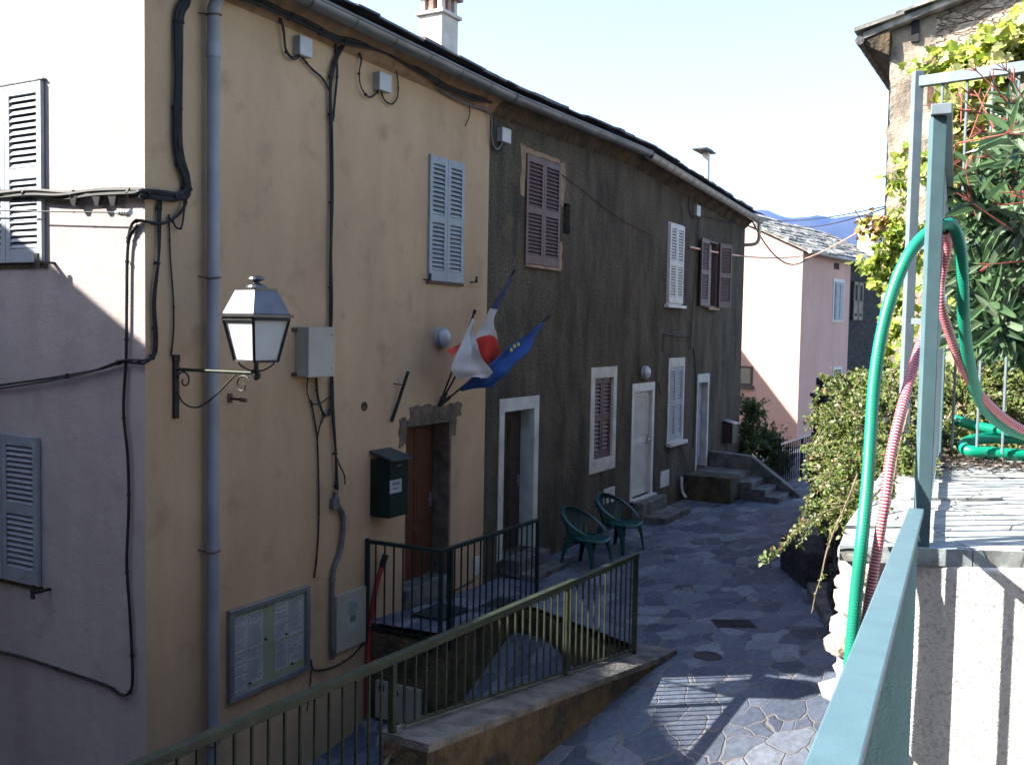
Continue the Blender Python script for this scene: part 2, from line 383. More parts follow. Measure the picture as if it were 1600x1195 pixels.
# left alley ground, its dark colour standing in for the deep shade
mb = MB()
mb.add([(-40,-2.9,-4.85),(-40,30,-4.85),(.3,30,-4.85),(.3,-2.9,-4.85)], [(3,2,1,0)])
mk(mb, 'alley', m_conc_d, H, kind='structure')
# far ground reaching the horizon
mb = MB()
n = 48; rr = [0, 30, 60, 120, 250, 500, 900, 1500, 3000, 6000]
for i, r_ in enumerate(rr[1:]):
    for k in range(n):
        a0 = 2*math.pi*k/n; a1 = 2*math.pi*(k+1)/n; ri = rr[i]; ro = r_
        def zz(r): return -4.95 - min(r, 900)*.08
        P = [(ri*math.cos(a0), ri*math.sin(a0), zz(ri)), (ro*math.cos(a0), ro*math.sin(a0), zz(ro)), (ro*math.cos(a1), ro*math.sin(a1), zz(ro)), (ri*math.cos(a1), ri*math.sin(a1), zz(ri))]
        if ri == 0: mb.add(P[:3], [(0,1,2)])
        else: mb.add(P, [(0,1,2,3)])
mk(mb, 'ground', m_ground, WF, base=(0,0,-5), kind='structure')
# mountains
def ridge(name, Y, prof, depth, seed, rough):
    mb = MB(); r2 = random.Random(seed); pts = []
    from mathutils import noise as nz
    x0, x1 = prof[0][0], prof[-1][0]; nx = 150; ny = 26
    def h(px):
        for a, b in zip(prof, prof[1:]):
            if a[0] <= px <= b[0]: return a[1]+(b[1]-a[1])*(px-a[0])/(b[0]-a[0])
        return prof[-1][1]
    for j in range(ny+1):
        t = j/ny
        for i in range(nx+1):
            px = x0+(x1-x0)*i/nx
            top = atY(px, h(px), Y); X = top.x; k = 1-abs(t-.5)*2
            yy = Y + (t-.5)*depth; zb = -85
            v = nz.fractal(Vector((X/400, yy/400, seed)), .9, 2.1, 6)
            z = zb + (top.z-zb)*(k**.8) + rough*v*min(1, (1-k)*2.5) + rough*.16*v
            pts.append((X + (0), yy, z))
    fs = [(j*(nx+1)+i, j*(nx+1)+i+1, (j+1)*(nx+1)+i+1, (j+1)*(nx+1)+i) for j in range(ny) for i in range(nx)]
    mb.add(pts, fs)
    return mk(mb, name, m_hill, WF, smooth=True, base=(0, Y, -85), kind='structure')
ridge('mountains', 3800, [(200,420),(700,400),(1000,370),(1130,345),(1170,331),(1195,326),(1215,332),(1245,337),(1268,334),(1282,330),(1305,338),(1335,341),(1360,335),(1385,336),(1430,330),(1500,345),(1700,380),(2100,430)], 2200, 3, 150)
ridge('foothills', 2300, [(200,470),(1000,430),(1180,400),(1240,372),(1275,360),(1300,366),(1340,390),(1400,400),(1700,430),(2100,470)], 1000, 8, 60)

# ------------------------------------------------------------ shutters, windows, doors helpers
def leaf_mb(u0, u1, z0, z1, yf, th=.035, st=.06, rails=(.0,.5,1.0), nsl=11, slat_off=0, rz=.09, mi=0):
    """louvred leaf whose front face is at y = yf (house frame, outward is -y)"""
    mb = MB(); yb = yf+th
    mb.box(u0, u0+st, yf, yb, z0, z1, mi); mb.box(u1-st, u1, yf, yb, z0, z1, mi)
    zs = [z0, z0+(z1-z0)*rails[1], z1]
    mb.box(u0+st, u1-st, yf+.001, yb-.001, z0, z0+rz*1.3, mi)
    mb.box(u0+st, u1-st, yf+.001, yb-.001, zs[1]-rz/2, zs[1]+rz/2, mi)
    mb.box(u0+st, u1-st, yf+.001, yb-.001, z1-rz, z1, mi)
    for a, b in ((z0+rz*1.3, zs[1]-rz/2), (zs[1]+rz/2, z1-rz)):
        n = max(3, int(nsl*(b-a)/((z1-z0)*.42))); s = (b-a)/n
        for i in range(n):
            z = a + s*(i+.5); hh = s*.36
            # tilted slat: outer edge low
            mb.hexa([(u0+st, yf+.003, z-hh-.004), (u1-st, yf+.003, z-hh-.004), (u1-st, yb-.003, z+hh-.004), (u0+st, yb-.003, z+hh-.004),
                     (u0+st, yf+.003, z-hh+.006), (u1-st, yf+.003, z-hh+.006), (u1-st, yb-.003, z+hh+.006), (u0+st, yb-.003, z+hh+.006)], mi)
    mb.box(u0+st*.6, u1-st*.6, yb-.004, yb+.003, z0+.01, z1-.01, 1)
    return mb
m_void = mat('dark_interior', (.01,.01,.012))
def shutters(parent, quad, d, m, label=None, nsl=11, mid=.5, gap=.006):
    """closed pair; quad = (u0,u1,z0,z1)"""
    u0, u1, z0, z1 = quad; um = (u0+u1)/2
    for a, b in ((u0, um-gap/2), (um+gap/2, u1)):
        mk(leaf_mb(a, b, z0, z1, -d, nsl=nsl, rails=(0, mid, 1), st=min(.06, (b-a)*.18)), 'shutter', [m, m_void], H, parent=parent, bevel=.002, label=label)
def stop_mb(p, s=1):
    mb = MB(); x, y, z = p
    mb.tube([(x, y+.02, z), (x, y-.07, z), (x+.0, y-.09, z+.05)], .009, 6); mb.box(x-.012, x+.012, y-.10, y-.08, z-.01, z+.07); return mb

def quadF(l, r, t, b, lt=None):
    """u,z extents from pixel left/right/top/bottom read at the left edge"""
    a = F(l, t); c = F(l, b); e = F(r, t); return (a.x, e.x, c.z, a.z)

# ------------------------------------------------------------ eaves line
EV = .30
e_pts = [F(480, -5, EV), F(800, 150, EV), F(1012, 237, EV), F(1175, 338, EV)]
sl = (e_pts[0].z-e_pts[1].z)/(e_pts[1].x-e_pts[0].x)
print('eave', [(round(p.x,2), round(p.z,2)) for p in e_pts])
UB = F(762, 400).x           # boundary cream / grey
UE = F(1160, 500).x          # end of the grey house
print('UB', UB, 'UE', UE)
def zE(u):                   # gutter centre height
    P = [(p.x, p.z) for p in e_pts]
    if u <= P[0][0]: return P[0][1] + (P[0][1]-P[1][1])/(P[1][0]-P[0][0])*(P[0][0]-u)*.6
    for a, b in zip(P, P[1:]):
        if u <= b[0]: return a[1]+(b[1]-a[1])*(u-a[0])/(b[0]-a[0])
    return P[-1][1]

def facade(name, u0, u1, zb, opens, m, parent, th=.35, label=None, xtra=None):
    us = sorted(set([u0, u1] + [o[0] for o in opens] + [o[1] for o in opens]))
    zs = sorted(set([zb] + [o[2] for o in opens] + [o[3] for o in opens]))
    # refine u so the top follows the eaves
    x = u0
    while x < u1: us.append(x); x += .8
    us = sorted(set(round(v, 4) for v in us)); zs = sorted(set(round(v, 4) for v in zs))
    mb = MB(); nz_ = len(zs)
    for i in range(len(us)-1):
        for j in range(nz_):
            a, b = us[i], us[i+1]; uc = (a+b)/2
            if j < nz_-1:
                zc = (zs[j]+zs[j+1])/2
                if any(o[0] < uc < o[1] and o[2] < zc < o[3] for o in opens): continue
                mb.add([(a,0,zs[j]),(b,0,zs[j]),(b,0,zs[j+1]),(a,0,zs[j+1])], [(0,1,2,3)])
            else:
                mb.add([(a,0,zs[j]),(b,0,zs[j]),(b,0,zE(b)-.02),(a,0,zE(a)-.02)], [(0,1,2,3)])
    for (a, b, c, e, *rest) in opens:
        t = rest[0] if rest else .3
        mb.add([(a,0,c),(b,0,c),(b,0,e),(a,0,e),(a,t,c),(b,t,c),(b,t,e),(a,t,e)],
               [(0,4,5,1),(1,5,6,2),(2,6,7,3),(3,7,4,0),(4,7,6,5)], 1 if xtra else 0)
    return mb

# ------------------------------------------------------------ CREAM HOUSE
DEP = 6.2
cream = empty('cream_house', 'cream rendered terraced house with wooden door and pale end wall', 'house', H, (0,0,-4.8))
q_us = quadF(670, 722, 241, 438); q_us = (F(669,300).x, F(723,300).x, F(669,438).z, F(670,241).z)
dr_u0 = F(633, 800).x; dr_u1 = F(703, 800).x; dr_z0 = F(633, 924).z; dr_z1 = F(690, 652).z
print('door', dr_u0, dr_u1, dr_z0, dr_z1, 'shut', q_us)
op = [(q_us[0]+.03, q_us[1]-.03, q_us[2]+.03, q_us[3]-.03, .2), (dr_u0, dr_u1, dr_z0, dr_z1, .32)]
mb = facade('wall', 0, UB, -4.9, op, m_cream, cream)
# end wall (x = 0), windows closed by shutters lying on the wall
def zroof(y): return zE(0) + .12 + (min(y, DEP-y)+EV)*math.tan(R(21))
g = [(0,0,-4.95),(0,0,zE(0)-.02),(0,DEP/2,zroof(DEP/2)-.16),(0,DEP,zE(0)-.02),(0,DEP,-4.95)]
mb.add(g, [(4,3,2,1,0)][::1], 1) if False else mb.add(g, [(0,1,2,3,4)], 1)
mb.add([(0,DEP,-4.9),(UB,DEP,-4.9),(UB,DEP,zE(UB)),(0,DEP,zE(0))], [(3,2,1,0)], 0)
mk(mb, 'wall', [m_cream, m_gable], H, parent=cream)
# door reveal stone + door
def mkdoor(parent, u0, u1, z0, z1, y, m, panels=4, handle=True, th=.05):
    mb = MB(); mb.box(u0, u1, y, y+th, z0, z1)
    w = (u1-u0)
    rows = [(.06,.30),(.34,.62),(.66,.94)]
    for k in range(2):
        a = u0 + w*(.08+.46*k); b = a + w*.38
        for (c, e) in rows:
            za = z0+(z1-z0)*c; zb_ = z0+(z1-z0)*e
            mb.box(a, b, y-.012, y+.001, za, zb_); mb.box(a+.04, b-.04, y-.022, y-.011, za+.04, zb_-.04)
    dd = mk(mb, 'door', m, H, parent=parent, bevel=.004)
    if handle:
        hb = MB(); hz = z0+(z1-z0)*.48; hx = u1-.08
        hb.tube([(hx, y, hz), (hx, y-.05, hz), (hx-.11, y-.055, hz)], .009, 8); hb.box(hx-.02, hx+.02, y-.025, y-.012, hz-.1, hz+.07)
        mk(hb, 'handle', m_frame, H, parent=dd, bevel=.003)
    return dd
mkdoor(cream, dr_u0+.02, dr_u1-.02, dr_z0+.02, dr_z1-.01, .24, m_wood)
mb = MB()   # rough stone surround: right jamb strip + lintel, ragged outline
r3 = random.Random(5)
def ragged(mb, u0, u1, z0, z1, y, th, amp=.03, n=14, mi=0):
    pts = []
    for i in range(n): pts.append((u0+(u1-u0)*i/n, z0+r3.uniform(-amp, amp)))
    for i in range(max(3,n//2)): pts.append((u1+r3.uniform(-amp, amp), z0+(z1-z0)*i/max(3,n//2)))
    for i in range(n): pts.append((u1-(u1-u0)*i/n, z1+r3.uniform(-amp, amp)))
    for i in range(max(3,n//2)): pts.append((u0+r3.uniform(-amp, amp), z1-(z1-z0)*i/max(3,n//2)))
    mb.prism([(a, y, b) for a, b in pts], (0, th, 0), mi)
la = F(640, 640); lb = F(720, 636)
ragged(mb, la.x, lb.x, dr_z1+.0, dr_z1+.16, -.012, .02, .02)
ragged(mb, dr_u1-.0, dr_u1+.10, dr_z1-.22, dr_z1+.08, -.010, .018, .02, 8)
ragged(mb, dr_u0-.14, dr_u0-.0, dr_z1-.26, dr_z1+.04, -.010, .018, .025, 8)
mb.box(dr_u0+.001, dr_u1-.001, -.02, .24, dr_z1-.06, dr_z1+.012)
mk(mb, 'lintel', m_stone, H, parent=cream, bevel=.006)
mb = MB(); mb.box(dr_u1-.035, dr_u1+.012, -.003, .24, dr_z0, dr_z1-.05); mk(mb, 'door_jamb', m_stone, H, parent=cream, bevel=.01)
mb = MB(); mb.box(dr_u0-.02, dr_u1+.03, -.035, .24, dr_z0-.24, dr_z0+.012); mk(mb, 'door_sill', m_conc, H, parent=cream, bevel=.012)
# upper blue shutters
wn = mk(MB().box(q_us[0]-.02, q_us[1]+.02, -.028, .03, q_us[2]-.035, q_us[2]-.004), 'window', m_rust, H, parent=cream, bevel=.004)
shutters(wn, q_us, .03, m_blue, nsl=12, mid=.5)
for px, py in ((662,437),(735,441)):
    mk(stop_mb(F(px, py)), 'shutter_stop', m_iron, H, parent=wn)
# end wall shutters
def gable_shutter(zt, zb, y0, w, parent, m):
    def conv(mbx):
        # facade coordinates -> end wall: u -> -(y), outward -y -> -x
        mbx.v = [(v[1], -v[0], v[2]) for v in mbx.v]; mbx.f = [f for f in mbx.f]; return mbx
    mb = MB().box(-(y0+2*w+.02), -(y0-.02), -.02, .02, zb-.04, zb-.005)
    wn = mk(conv(mb), 'window', m_conc_d, H, parent=parent)
    for k in range(2):
        mk(conv(leaf_mb(-(y0+w*(k+1))+.003, -(y0+w*k)-.003, zb, zt, -.042, nsl=12)), 'shutter', [m, m_void], H, parent=wn, bevel=.002)
    s = MB().box(-.16, -.0, y0-.12, y0-.09, zb-.02, zb+.0); s.box(-.17, -.15, y0-.125, y0-.085, zb-.06, zb+.06)
    mk(s, 'shutter_stop', m_iron, H, parent=wn)
m_blue_lit = mat('sunlit_blue_grey_paint', (.27,.30,.33), (.33,.36,.39), 7, .6, .2, 40)  # lighter copy of the shutter paint, sunlight on the upper pair coloured in
a = G(60, 125, .06); b = G(60, 409, .06); gable_shutter(a.z, b.z, a.y, .50, cream, m_blue_lit)
a2 = G(54, 684, .06); b2 = G(58, 918, .06); gable_shutter(a2.z, b2.z, a2.y, .50, cream, m_blue)
mb = MB().box(-.035, .02, a.y-.02, a.y+1.1, a.z+.012, a.z+.024); mk(mb, 'drip_edge', m_zinc, H, parent=cream)

def cornice(u0, u1, parent, m, back=.0):
    mb = MB(); x = u0; 
    prof = [(0,-.24),(-.05,-.20),(-.11,-.13),(-.20,-.06),(-.22,.0),(0.02,.0)]
    N_ = 10
    for i in range(N_):
        a = u0+(u1-u0)*i/N_; b = u0+(u1-u0)*(i+1)/N_
        A = [(a, p[0], zE(a)+p[1]+.03) for p in prof]; B = [(b, p[0], zE(b)+p[1]+.03) for p in prof]
        mb.add(A+B, [(k, k+6, k+7, k+1) for k in range(5)])
        if i == 0: mb.add(A, [tuple(range(6))])
        if i == N_-1: mb.add(B, [tuple(range(5,-1,-1))])
    return mk(mb, 'cornice', m, H, parent=parent)
cornice(-.02, UB, cream, m_peach)

def gutter(pts, parent, m, r=.085, bands=.5, bw=.008):
    """open half round channel along pts (house frame)"""
    mb = MB(); n = 10
    L = len(pts)
    for i in range(L-1):
        A, B = Vector(pts[i]), Vector(pts[i+1]); ra = []; rb = []
        for k in range(n+1):
            t = math.pi + math.pi*k/n
            o = Vector((0, math.cos(t)*r, math.sin(t)*r)); ra.append(A+o); rb.append(B+o)
        for k in range(n+1):
            t = math.pi + math.pi*(n-k)/n
            o = Vector((0, math.cos(t)*(r-.006), math.sin(t)*(r-.006))); ra.append(A+o); rb.append(B+o)
        m_ = len(ra)
        mb.add(ra+rb, [(k, (k+1)%m_, (k+1)%m_+m_, k+m_) for k in range(m_)])
    # rolled front edge
    mb.tube([Vector(p)+Vector((0,-r,0)) for p in pts], .011, 8)
    go = mk(mb, 'gutter', m, H, parent=parent, smooth='auto')
    tot = [Vector(p) for p in pts]
    for A, B in zip(tot, tot[1:]):
        Ls = (B-A).length; k = 0
        while k*bands < Ls:
            P = A + (B-A)*(k*bands/Ls) + Vector((.01,0,0)); T = (B-A).normalized()*bw
            ring = [P+Vector((0, math.cos(math.pi+math.pi*q/10)*(r+.005), math.sin(math.pi+math.pi*q/10)*(r+.005))) for q in range(11)]
            bb = MB()
            for q in range(10): bb.add([ring[q]-T, ring[q]+T, ring[q+1]+T, ring[q+1]-T], [(0,1,2,3)])
            mk(bb, 'gutter_bracket', m_iron, H, parent=go)
            k += 1
    return go
gy = -EV
gutter([(-.35, gy, zE(-.35)), (UB-.01, gy, zE(UB-.01))], cream, m_zinc, bands=.62, bw=.006)

PIT = math.tan(R(21))
def roof(u0, u1, parent, m, seed, over0=0., over1=0.):
    """pitched roof of overlapping schist slabs; ridge parallel to the street"""
    r4 = random.Random(seed); mb = MB()
    a0, a1 = u0-over0, u1+over1
    hh = DEP/2+EV
    def zt(u, t): return zE(u)+.05 + t*PIT        # t = run inwards from the gutter
    # deck
    N_ = 8
    for i in range(N_):
        a = a0+(a1-a0)*i/N_; b = a0+(a1-a0)*(i+1)/N_
        for sgn in (0, 1):
            P = []
            for (u, t) in ((a,0),(b,0),(b,hh),(a,hh)):
                y = -EV-.02+t if sgn == 0 else DEP+EV+.02-t
                P.append((u, y, zt(u,t)))
            Q = [(p[0],p[1],p[2]-.05) for p in P]
            mb.add(Q+P, [(3,2,1,0),(4,5,6,7),(0,1,5,4),(1,2,6,5),(2,3,7,6),(3,0,4,7)] if sgn == 0 else [(0,1,2,3),(7,6,5,4),(4,5,1,0),(5,6,2,1),(6,7,3,2),(7,4,0,3)])
    rows = int(hh/.30)+1
    for k in range(rows):
        for sgn in ((0,1) if k < rows else (0,)):
            if sgn == 1 and k % 2: continue
            x = a0 - r4.random()*.2
            while x < a1:
                w = r4.uniform(.22,.55); t0 = k*.30 - .07 + r4.uniform(-.03,.02) + (0 if k else -.0); t1 = t0 + r4.uniform(.40,.5)*(2 if sgn else 1)
                th = r4.uniform(.018,.04); lift = r4.uniform(.0,.03) + .02
                xa, xb = max(a0-.03, x), min(a1+.03, x+w-.008)
                if xb-xa > .05 and t1 < hh+.2:
                    sk = [r4.uniform(-.03,.03) for _ in range(4)]
                    def P(u, t, dz, s=sgn):
                        y = -EV-.02+t if s == 0 else DEP+EV+.02-t
                        return (u, y, zt(min(max(u,a0),a1), t)+dz)
                    l2 = lift + .03
                    p = [P(xa, t0+sk[0], l2), P(xb, t0+sk[1], l2+r4.uniform(-.01,.01)), P(xb, t1, .0), P(xa, t1, .0)]
                    q = [(v[0], v[1], v[2]+th) for v in p]
                    mb.hexa(p+q)
                x += w
    # ridge caps
    x = a0
    while x < a1:
        w = r4.uniform(.3,.5); z = zt(min(x,a1), hh)+r4.uniform(.0,.03)
        mb.box(x, min(x+w-.01, a1), DEP/2-.16, DEP/2+.16, z, z+.04); x += w
    return mk(mb, 'roof', m, H, parent=parent)
rf = roof(0, UB, cream, m_slate, 11, over0=.12)

# chimneys
def chim(parent, px0, px1, pytop, y, pybase, kind):
    a = hit(H, px0, pybase, 1, y); b = hit(H, px1, pybase, 1, y); t = hit(H, px0, pytop, 1, y); w = (b.x-a.x)
    return a.x, b.x, t.z
y = 1.25
a = hit(H, 672, 60, 1, y); b = hit(H, 715, 60, 1, y); u0c, u1c = a.x, b.x; w = .50
mb = MB(); zt0 = hit(H, 690, 32, 1, y).z; zb0 = zE(u0c)+.3
print('chimney', u0c, u1c, zb0, zt0)
u1c = u0c+.40
mb.box(u0c, u1c, y-.19, y+.19, zb0, zt0)
mb.box(u0c-.04, u1c+.04, y-.23, y+.23, zt0, zt0+.05)
for i in range(3):
    for j in range(3):
        if i == 1 and j == 1: continue
        x = u0c+.01+(u1c-u0c-.10)*i/2; yy = y-.18+.28*j/2
        mb.box(x, x+.08, yy, yy+.08, zt0+.05, zt0+.25, 1 if (i+j)%2 else 0)
mb.box(u0c-.05, u1c+.05, y-.24, y+.24, zt0+.25, zt0+.30, 1)
mb.box(u0c+.06, u1c-.06, y-.14, y+.14, zt0+.30, zt0+.36)
mb.box(u0c-.02, u1c+.02, y-.2, y+.2, zt0+.36, zt0+.40, 1)
m_chim = mat('chimney_render', (.38,.34,.30), (.5,.46,.41), 5, .9, .6, 30)
m_brick = mat('weathered_brick', (.20,.11,.08), (.3,.19,.15), 8, .9, .6, 30)
mk(mb, 'chimney', [m_chim, m_brick], H, parent=rf, bevel=.01)

# downpipe
pu = F(332, 300, .09)
zt_, zb_ = zE(pu.x)-.05, -4.7
mb = MB(); mb.tube([(pu.x, -.30, zt_), (pu.x, -.29, zt_-.05), (pu.x+.0, -.15, zt_-.22), (pu.x, -.10, zt_-.30), (pu.x, -.10, 1.0), (pu.x, -.10, -1.6), (pu.x, -.10, zb_)], .052, 16)
for z in (2.2, -1.95): mb.tube([(pu.x, -.10, z), (pu.x, -.10, z+.12)], .058, 16)
dp = mk(mb, 'downpipe', m_pipe, H, parent=cream, smooth='auto')
for py in (24, 434, 860, 1160):
    z = F(332, py, .09).z; mb = MB()
    mb.tube([(pu.x+.061*math.cos(2*math.pi*k/16), -.10+.061*math.sin(2*math.pi*k/16), z+.008*math.cos(2*math.pi*k/16)) for k in range(16)], .006, 6, closed=True)
    mb.tube([(pu.x-.05, -.07, z), (pu.x-.075, .01, z+.01)], .006, 6)
    mk(mb, 'pipe_clamp', m_rust, H, parent=dp)

# ------------------------------------------------------------ GREY HOUSE
gray = empty('grey_house', 'dark grey roughcast terraced house with white painted door and window surrounds', 'house', H, (UB,0,-3.3))
def rect(l, r, t, b, ref='l'):
    """pixel box -> (u0,u1,z0,z1), heights read at the middle column"""
    c = (l+r)/2; ym = (t+b)/2
    return (F(l, ym).x, F(r, ym).x, F(c, b).z, F(c, t).z)
B1 = rect(820, 873, 249, 415)       # upper brown shutters
W2 = rect(1043, 1065, 351, 474)     # upper white shutters
W3 = rect(1103, 1119, 379, 478)     # upper brown, open
D1 = (F(786,720).x, F(833,720).x, F(770,880).z+.02, F(812,640).z)
LB = rect(928, 957, 590, 716)       # lower brown shutters
DW = (F(989,690).x, F(1017,690).x, F(987,780).z, F(1010,610).z)
LW = rect(1045, 1066, 573, 687)
D2 = (F(1089,660).x, F(1104,660).x, F(1095,730).z, F(1098,597).z)
NI = (F(880,340).x, F(891,340).x, F(885,366).z, F(886,318).z)
for nme, q in (('B1',B1),('W2',W2),('W3',W3),('D1',D1),('LB',LB),('DW',DW),('LW',LW),('D2',D2)): print(nme, [round(v,2) for v in q])
op = [(B1[0]+.02,B1[1]-.02,B1[2]+.02,B1[3]-.02,.2),(W2[0]+.02,W2[1]-.02,W2[2]+.02,W2[3]-.02,.2),(W3[0],W3[1],W3[2],W3[3],.2),(D1[0],D1[1],D1[2],D1[3],.26),
      (LB[0],LB[1],LB[2],LB[3],.2),(DW[0],DW[1],DW[2],DW[3],.2),(LW[0],LW[1],LW[2],LW[3],.2),(D2[0],D2[1],D2[2],D2[3],.4),(NI[0],NI[1],NI[2],NI[3],.25)]
mb = facade('wall', UB, UE, -4.9, op, m_gray, gray)
mb.add([(UE,0,-4.9),(UE,DEP,-4.9),(UE,DEP,zE(UE)-.02),(UE,DEP/2,zE(UE)+.02+DEP/2*PIT),(UE,0,zE(UE)-.02)], [(4,3,2,1,0)][::1])
mb.add([(UB,DEP,-4.9),(UE,DEP,-4.9),(UE,DEP,zE(UE)),(UB,DEP,zE(UB))], [(3,2,1,0)])
mk(mb, 'wall', m_gray, H, parent=gray)
cornice(UB, UE, gray, m_conc_d)
ub2 = F(1013, 240, EV).x
gutter([(UB+.01, gy, zE(UB)), (ub2, gy, zE(ub2))], gray, m_zinc, bands=.62, bw=.006)
m_galv = mat('galvanised_gutter', (.26,.25,.23), (.36,.34,.31), 5, .5, .1, 20, metal=.3)
gutter([(ub2+.02, gy, zE(ub2)-.03), (UE+.12, gy, zE(UE)-.03)], gray, m_galv, bands=.34, bw=.012)
mb = MB(); ze = zE(UE)-.03
mb.tube(smoothpts([(UE+.06, gy, ze-.06), (UE+.06, gy-.0, ze-.2), (UE+.06, gy+.0, ze-.42), (UE+.04, gy+.08, ze-.52), (UE+.02, -.04, ze-.54), (UE+.01, .02, ze-.54)], 5), .04, 12)
mk(mb, 'downpipe', m_galv, H, parent=gray, smooth='auto')
rg = roof(UB, UE, gray, m_slate, 23, over1=.12)
# slab topped chimney
y = 1.2
a = hit(H, 1101, 262, 1, y); zt1 = hit(H, 1105, 240, 1, y).z; zb1 = zE(a.x)+.3
mb = MB()
mb.hexa([(a.x-.01,y-.09,zb1),(a.x+.16,y-.09,zb1),(a.x+.16,y+.09,zb1),(a.x-.01,y+.09,zb1),(a.x+.03,y-.07,zt1),(a.x+.16,y-.07,zt1),(a.x+.16,y+.07,zt1),(a.x+.03,y+.07,zt1)])
mb.box(a.x-.42, a.x+.34, y-.16, y+.18, zt1+.0, zt1+.04, 1); mb.box(a.x-.22, a.x+.24, y-.12, y+.14, zt1+.04, zt1+.08, 1)
mk(mb, 'chimney', [m_chim, m_slate], H, parent=rg, bevel=.01)

def window_surround(q, parent, m, out=.012, w=(.09,.09,.12,.12), rag=0, back=.2):
    """painted band around an opening; w = left,right,bottom,top"""
    mb = MB(); u0,u1,z0,z1 = q; L_,R_,B_,T_ = w
    mb.box(u0-L_, u0, -out, .002, z0-B_, z1+T_); mb.box(u1, u1+R_, -out, .002, z0-B_, z1+T_)
    mb.box(u0, u1, -out, .002, z1, z1+T_); mb.box(u0, u1, -out, .002, z0-B_, z0)
    t = .006
    mb.box(u0, u0+t, -out+.002, back, z0, z1); mb.box(u1-t, u1, -out+.002, back, z0, z1)
    mb.box(u0+t, u1-t, -out+.002, back, z1-t, z1); mb.box(u0+t, u1-t, -out+.002, back, z0, z0+t)
    return mk(mb, 'window', m, H, parent=parent, bevel=.003)
def door_surround(q, parent, m, w=.12, top=.16, back=.3, out=.014, wr=None):
    mb = MB(); u0,u1,z0,z1 = q; wr = w if wr is None else wr
    mb.box(u0-w, u0, -out, .002, z0-.02, z1+top); mb.box(u1, u1+wr, -out, .002, z0-.02, z1+top); mb.box(u0, u1, -out, .002, z1, z1+top)
    t = .006
    mb.box(u0, u0+t, -out+.002, back, z0, z1); mb.box(u1-t, u1, -out+.002, back, z0, z1); mb.box(u0+t, u1-t, -out+.002, back, z1-t, z1)
    return mk(mb, 'door_frame', m, H, parent=parent, bevel=.004)
# upper brown shutters with peach patches
for args in ((B1[0]-.13, B1[0]+.0, B1[3]-.55, B1[3]+.10, -.004, .01, .03, 8), (B1[1]-.0, B1[1]+.16, B1[3]-.55, B1[3]+.05, -.004, .01, .035, 8),
             (B1[0]+.002, B1[1]-.002, B1[3]+.02, B1[3]+.08, -.0035, .01, .012, 8), (B1[1]+.0, B1[1]+.12, B1[2]-.02, B1[2]+.35, -.004, .01, .03, 8)):
    mb = MB(); ragged(mb, *args); mk(mb, 'plaster_patch', m_peach, H, parent=gray)
w1 = mk(MB().box(B1[0]-.01, B1[1]+.01, .02, .03, B1[2], B1[3]), 'window', m_void, H, parent=gray)
mk(MB().box(B1[0]-.02, B1[1]+.02, -.05, .05, B1[2]-.05, B1[2]-.01), 'sill', m_peach, H, parent=w1, bevel=.006)
shutters(w1, (B1[0],B1[1],B1[2],B1[3]), .028, m_brown, nsl=12)
w2 = mk(MB().box(W2[0]-.02, W2[1]+.02, -.012, .03, W2[2]-.03, W2[3]+.02), 'window', m_white, H, parent=gray)
mk(MB().box(W2[0]-.12, W2[1]+.10, -.09, .0, W2[2]-.09, W2[2]-.035), 'sill', m_white, H, parent=w2, bevel=.006)
shutters(w2, W2, .05, m_white, nsl=12)
# upper open brown window
w3 = window_surround(W3, gray, m_brown, .01, (.03,.03,.03,.03))
mb = MB(); mb.box(W3[0]+.03, W3[1]-.03, .10, .115, W3[2]+.02, W3[3]-.02); mk(mb, 'pane', m_curtain, H, parent=w3)
mk(MB().box(W3[0]-.0, W3[1]+.04, -.09, .0, W3[2]-.09, W3[2]-.03), 'sill', m_peach, H, parent=w3, bevel=.006)
wl = F(1103,430).x-F(1091,430).x; wl = max(.32, wl)
mk(leaf_mb(W3[0]-wl-.05, W3[0]-.05, W3[2]-.02, W3[3]+.02, -.085, nsl=12, st=.05), 'shutter', [m_brown, m_brown], H, parent=w3, bevel=.002)
L_ = leaf_mb(0, wl, W3[2]-.02, W3[3]+.02, -.03, nsl=12, st=.05)
Rm = Matrix.Translation((W3[1]+.04, -.04, 0)) @ Matrix.Rotation(R(-14), 4, 'Z'); L_.v = [tuple(Rm @ Vector(v)) for v in L_.v]
mk(L_, 'shutter', [m_brown, m_brown], H, parent=w3, bevel=.002)
# door 1
door_surround(D1, gray, m_trim, .13, .17, back=.25)
mkdoor(gray, D1[0]+.01, D1[1]-.01, D1[2]+.01, D1[3]-.01, .20, m_dkwood)
mk(MB().box(D1[0]-.02, D1[1]+.05, -.28, -.001, D1[2]-.22, D1[2]-.0).box(D1[0]-.02, D1[1]+.25, -.52, -.281, D1[2]-.35, D1[2]-.16), 'door_step', m_conc, H, parent=gray, bevel=.012)
# lower brown window
w4 = window_surround(LB, gray, m_trim, .012, (.15,.13,.20,.17))
shutters(w4, (LB[0]+.01,LB[1]-.01,LB[2]+.01,LB[3]-.01), -.03, m_brown, nsl=9)
